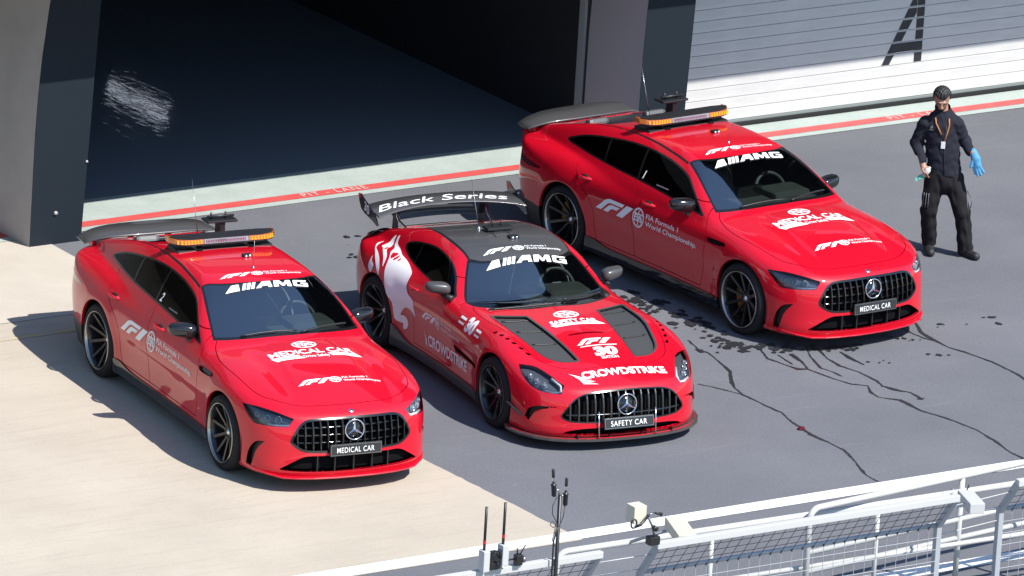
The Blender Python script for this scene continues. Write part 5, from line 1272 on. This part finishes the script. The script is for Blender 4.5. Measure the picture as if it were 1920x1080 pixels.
P = onj([(-.265, 1.355)])[0]; q = MB(); q.add([(P[0]-.02, P[1]-.002, P[2]-.01), (P[0]+.022, P[1]-.002, P[2]-.01), (P[0], P[1]-.002, P[2]+.03)], [(0, 1, 2)]); q.box((P[0]-.025, P[1]-.004, P[2]-.028), (P[0]+.028, P[1]-.001, P[2]-.02)); q.build('jacket_badge', 'reflective_grey', man)
o = MB().lathe([(0, -.055), (.026, -.055), (.03, -.045), (.03, .02), (.024, .035), (.012, .045), (.012, .06), (0, .06)], 18, 'z').build('white_bottle', 'bottle_white'); o.matrix_world = Matrix.Translation(Vector((4.42-.285, 7.01-.155, .905))) @ Euler((.25, .5, 0)).to_matrix().to_4x4(); tag(o, 'small white bottle held in the right hand of the person', 'bottle')
q = MB(); V = []; n = 9
for i in range(n):
    t = i/(n-1)
    for s_ in (-1, 1): V.append((-.30-.10*t+.01*math.sin(t*9), -.16+.02*s_*.6, .868-.055*t+s_*(.02-.006*t)))
o = q.add(V+[(x, y+.012, z) for x, y, z in V], [(2*i, 2*i+1, 2*i+3, 2*i+2) for i in range(n-1)]+[(2*n+2*i, 2*n+2*i+2, 2*n+2*i+3, 2*n+2*i+1) for i in range(n-1)]+[(2*i, 2*i+2, 2*n+2*i+2, 2*n+2*i) for i in range(n-1)]+[(2*i+1, 2*n+2*i+1, 2*n+2*i+3, 2*i+3) for i in range(n-1)]+[(0, 2*n, 2*n+1, 1), (2*n-2, 2*n-1, 4*n-1, 4*n-2)]).build('green_cloth', 'rag_green', None, (4.42, 7.01, 0)); tag(o, 'green cloth strip held under the white bottle by the person', 'cloth')
# ------------------------------------------------------------------ railings, mesh fence and equipment in front
def tube_run(name, pts, r, m, parent=None): return MB().tube(pts, r, 10).build(name, m, parent)
def bend(u0, v0, z0, u1, v1, z1, r=.11, n=6):
    """post foot -> rounded corner -> along the top"""
    d = Vector((u1-u0, v1-v0, z1-z0)).normalized(); P = [(u0, v0, 0), (u0, v0, z0-r)]
    for k in range(1, n+1): a = math.pi/2*k/n; P.append((u0+d.x*r*(1-math.cos(a)), v0+d.y*r*(1-math.cos(a)), z0-r+r*math.sin(a)))
    P.append((u1, v1, z1)); return P
ra = empty('tube_railing'); in_pit(ra); tag(ra, 'white tubular railing with rounded left corner, standing behind the mesh fence panels', 'railing')
tube_run('top_rail', bend(-.234, -13.01, 1.10, 9.0, -11.9, 1.10), .030, 'white_paint_metal', ra)
for z in (.68, .50): tube_run('middle_rail', [(-.22, -13.0, z), (9.0, -11.9, z)], .026, 'white_paint_metal', ra)
for k in (1, 2, 3, 4): u = -.234+1.86*k; tube_run('post', [(u, -13.01+1.11*(u+.234)/9.234, 0), (u, -13.01+1.11*(u+.234)/9.234, 1.085)], .027, 'white_paint_metal', ra)
rb = empty('tube_railing'); in_pit(rb); tag(rb, 'lower white tubular railing running past the concrete edge, ending left beside the black mast', 'railing')
tube_run('top_rail', bend(-2.86, -12.85, 1.0, 9.0, -13.03, 1.0), .030, 'white_paint_metal', rb)
tube_run('middle_rail', [(-2.85, -12.85, .5), (9.0, -13.03, .5)], .024, 'white_paint_metal', rb)
for u in (-1.2, .61, 2.4, 4.2, 6.0): tube_run('post', [(u, -12.85-.015*(u+2.8), 0), (u, -12.85-.015*(u+2.8), .985)], .022, 'white_paint_metal', rb)

def panel(u0, u1, label, v=-13.6, zl=1.0):
    o = empty('fence_panel'); in_pit(o); tag(o, label, 'fence', 'mesh fence panels along the pit wall'); up, vo = .32, -.235
    dv = .0
    def bar(name, a, b, w, m): 
        a, b = Vector(a), Vector(b); d = b-a; L = d.length; M_ = Matrix.Translation(a) @ d.to_track_quat('X', 'Z').to_matrix().to_4x4()
        return MB().bbox((0, -w, -w), (L, w, w), .006, M_).build(name, m, o)
    for u in (u0, u1):
        bar('post', (u, v, 0), (u, v, zl), .028, 'galvanised'); bar('arm', (u, v+.005, zl-.02), (u, v+vo, zl+up), .027, 'galvanised')
    bar('top_bar', (u0-.02, v+vo-.01, zl+up+.01), (u1+.02, v+vo-.01, zl+up+.01), .031, 'white_paint_metal')
    tube_run('bend_bar', [(u0+.02, v-.0, zl), (u1-.02, v-.0, zl)], .021, 'galvanised', o)
    bar('bottom_bar', (u0+.02, v, .12), (u1-.02, v, .12), .02, 'galvanised')
    n = max(2, int((u1-u0)/.116)); w = MB(); w2 = MB()
    for i in range(1, n):
        u = u0+(u1-u0)*i/n; w.tube([(u, v-.024, zl-.01), (u, v+vo-.01, zl+up-.02)], .0028, 5, False); w2.tube([(u, v-.024, .13), (u, v-.024, zl-.01)], .0032, 5, False)
    for k in range(1, 4): t = k/4; w.tube([(u0, v-.02+(vo)*t, zl+up*t), (u1, v-.02+(vo)*t, zl+up*t)], .0028, 5, False)
    for k in range(1, 8): w2.tube([(u0, v-.027, zl-.112*k), (u1, v-.027, zl-.112*k)], .0032, 5, False)
    a = w.build('wire_mesh', 'wire_dark', o); a['kind'] = 'stuff'; a = w2.build('wire_mesh', 'galvanised', o); a['kind'] = 'stuff'
    cl = MB()
    for i in range(1, n): cl.box((u0+(u1-u0)*i/n-.004, v-.026, zl-.022), (u0+(u1-u0)*i/n+.004, v+.0, zl+.0))
    a = cl.build('wire_clips', 'black_plastic', o); a['kind'] = 'stuff'
    return o
mat('wire_dark', (.05, .055, .06), .4, .5)
panel(-2.48, .77, 'wide mesh fence panel with angled top, between the two fence gaps')
panel(-6.3, -3.10, 'mesh fence panel with angled top at bottom left, carrying the antenna boxes')
panel(1.56, 4.8, 'mesh fence panel with angled top at the bottom right corner', -13.47)
for i, (z, dv) in enumerate(((1.22, -.16), (1.04, -.02), (.9, -.0))):
    o = MB().tube([(-3.10, -13.6+dv, z), (-2.48, -13.6+dv, z)], .005, 6).build('tension_wire', 'white_paint_metal'); in_pit(o); tag(o, ('upper', 'middle', 'lower')[i]+' thin white tension wire in the gap between the left and wide fence panels', 'wire', 'tension wires between fence panels')
    o = MB().tube([(.77, -13.6+dv, z), (1.56, -13.47+dv, z)], .005, 6).build('tension_wire', 'white_paint_metal'); in_pit(o); tag(o, ('upper', 'middle', 'lower')[i]+' thin white tension wire in the gap before the right corner fence panel', 'wire', 'tension wires between fence panels')

# two antenna boxes
ab = empty('antenna_unit'); in_pit(ab); tag(ab, 'pair of white radio boxes with tall black whip antennas clamped on the left fence panel', 'antenna')
for u, z0, z1, zt in ((-4.36, 1.37, 1.56, 1.955), (-4.165, 1.40, 1.59, 1.97)):
    MB().bbox((u-.035, -13.95, z0), (u+.03, -13.86, z1), .008).build('radio_box', 'white_paint_metal', ab)
    q = MB(); q.tube([(u-.005, -13.9, z1), (u-.005, -13.9, zt)], .0125, 10); q.build('whip', 'black_plastic', ab)
    MB().lathe([(.0135, 0), (.0135, .03)], 12, 'z', (u-.005, -13.9, z1+.06)).build('whip_band', 'red_stripe', ab)
MB().bbox((-4.32, -13.93, 1.37), (-4.2, -13.84, 1.53), .02).build('radio_case', 'black_plastic', ab)
q = MB(); rr = random.Random(3)
for k in range(5):
    P = [Vector((-4.26+rr.uniform(-.08, .08), -13.95+rr.uniform(-.02, .05), 1.45+rr.uniform(-.09, .1))) for _ in range(4)]; q.tube([P[0], P[0].lerp(P[1], .5)+Vector((0, 0, .03)), P[1], P[2], P[3]], .005, 5)
q.tube([(-4.2, -13.88, 1.42), (-4.0, -13.88, 1.43)], .008, 6); q.build('cables', 'black_plastic', ab)
cb = empty('clip_camera'); in_pit(cb); tag(cb, 'small black camera with short aerial clamped right of the radio boxes', 'camera')
MB().bbox((-4.03, -13.92, 1.37), (-3.96, -13.86, 1.47), .012).build('camera_case', 'black_plastic', cb); MB().lathe([(0, 0), (.028, 0), (.032, .02), (.0, .03)], 16, 'x', (-3.96, -13.9, 1.42)).build('camera_dial', 'steel', cb)
MB().tube([(-3.99, -13.9, 1.46), (-3.93, -13.9, 1.55)], .006, 6).build('aerial', 'black_plastic', cb); MB().tube([(-4.0, -13.88, 1.46), (-4.0, -13.88, 1.52)], .008, 6).build('aerial', 'black_plastic', cb)
# mast with two microphones
ms = empty('microphone_mast'); in_pit(ms); tag(ms, 'thin black mast with two upright microphones and looped cable beside the left fence panel', 'mast')
MB().tube([(-3.585, -13.9, 0), (-3.60, -13.9, 1.96)], .017, 10).build('pole', 'black_plastic', ms); MB().tube([(-3.64, -13.91, 0), (-3.645, -13.91, 1.55), (-3.60, -13.9, 1.70)], .008, 6).build('cable', 'black_plastic', ms)
MB().tube([(-3.60, -13.9, 1.95), (-3.625, -13.9, 2.02), (-3.66, -13.9, 1.99)], .008, 6).build('bracket', 'steel', ms); MB().tube([(-3.60, -13.9, 1.95), (-3.55, -13.9, 1.96)], .007, 6).build('bracket', 'steel', ms)
for u, z, tl in ((-3.665, 1.97, -.10), (-3.54, 1.87, 0)):
    M_ = Matrix.Translation((u, -13.9, z)) @ Matrix.Rotation(tl, 4, 'Y')
    q = MB(); q.lathe([(0, -.01), (.018, -.01), (.022, .0), (.022, .085), (.026, .09), (.026, .10), (.012, .105), (.012, .13)], 14, 'z'); o = q.build('microphone_body', 'black_plastic', ms); o.matrix_local = M_
    q = MB(); q.lathe([(.011, .12), (.011, .17)], 12, 'z'); o = q.build('microphone_band', 'silver', ms); o.matrix_local = M_
    q = MB(); q.lathe([(.013, .165), (.014, .17), (.014, .235), (.010, .242), (0, .242)], 12, 'z'); o = q.build('microphone_tip', 'black_plastic', ms); o.matrix_local = M_
P = [(-3.54, -13.9, 1.86), (-3.55, -13.9, 1.76), (-3.60, -13.92, 1.69), (-3.67, -13.92, 1.68), (-3.70, -13.92, 1.71), (-3.68, -13.92, 1.74), (-3.64, -13.92, 1.71), (-3.64, -13.91, 1.64), (-3.66, -13.91, 1.56), (-3.63, -13.91, 1.50)]
MB().tube(P, .004, 5).build('cable_loop', 'black_plastic', ms); MB().tube([(-3.63, -13.9, 1.95), (-3.685, -13.92, 1.88), (-3.68, -13.92, 1.80), (-3.63, -13.92, 1.72)], .004, 5).build('cable_loop', 'black_plastic', ms)
# clamp arm with a pale box
ca = empty('clamp_arm'); in_pit(ca); tag(ca, 'black jointed clamp arm holding a small white box above the wide fence panel', 'arm')
MB().bbox((-2.83, -13.95, 1.60), (-2.70, -13.82, 1.76), .006).build('white_box', 'cream_box', ca)
MB().tube([(-2.83, -13.97, 1.585), (-2.78, -13.98, 1.60), (-2.69, -13.97, 1.675)], .014, 8).build('arm_segment', 'black_plastic', ca); MB().tube([(-2.69, -13.95, 1.67), (-2.60, -13.92, 1.53), (-2.565, -13.9, 1.44)], .011, 8).build('arm_segment', 'steel', ca)
MB().tube([(-2.69, -13.96, 1.675), (-2.62, -13.96, 1.685)], .008, 8).build('arm_lever', 'steel', ca); MB().tube([(-2.62, -13.96, 1.685), (-2.545, -13.96, 1.66)], [.008, .017], 10).build('lever_knob', 'black_plastic', ca)
MB().tube([(-2.85+.03*math.cos(a), -13.98, 1.62+.04*math.sin(a)) for a in [2*math.pi*i/14 for i in range(14)]], .008, 6, close=True).build('clamp_ring', 'black_plastic', ca)
MB().bbox((-2.62, -13.92, 1.36), (-2.51, -13.84, 1.44), .01).build('clamp', 'black_plastic', ca); MB().lathe([(0, -.02), (.025, -.02), (.025, .02), (0, .02)], 14, 'y', (-2.60, -13.95, 1.535)).build('arm_joint', 'black_plastic', ca)
o = empty('light_box'); in_pit(o); tag(o, 'cream oblong box fixed on the railing left end of the wide fence panel', 'box')
M_ = Matrix.Translation((-2.02, -13.53, 1.30)) @ Matrix.Rotation(R(-21), 4, 'Z')
MB().bbox((-.085, -.26, -.05), (.085, .26, .05), .008, M_).build('case', 'cream_box', o); MB().tube([(-2.06, -13.35, 1.25), (-2.10, -12.87, 1.0)], .015, 8).build('bracket', 'galvanised', o); MB().bbox((-.06, -.266, -.035), (.06, -.258, .035), .004, M_).build('end_cap', 'galvanised', o)
o = empty('end_camera_box'); in_pit(o); tag(o, 'white oblong camera box at the right end of the wide fence panel', 'box')
M_ = Matrix.Translation((1.03, -13.72, 1.22)) @ Matrix.Rotation(R(-19), 4, 'Z')
MB().bbox((-.07, -.20, -.05), (.07, .20, .05), .008, M_).build('case', 'white_paint_metal', o); MB().tube([(1.05, -13.68, 1.18), (1.2, -13.2, 1.02), (1.5, -12.82, 1.0)], .014, 8).build('bracket', 'galvanised', o); MB().tube([(1.10, -13.55, 1.26), (1.13, -13.54, 1.31), (1.16, -13.5, 1.27)], .006, 6).build('cable', 'black_plastic', o)
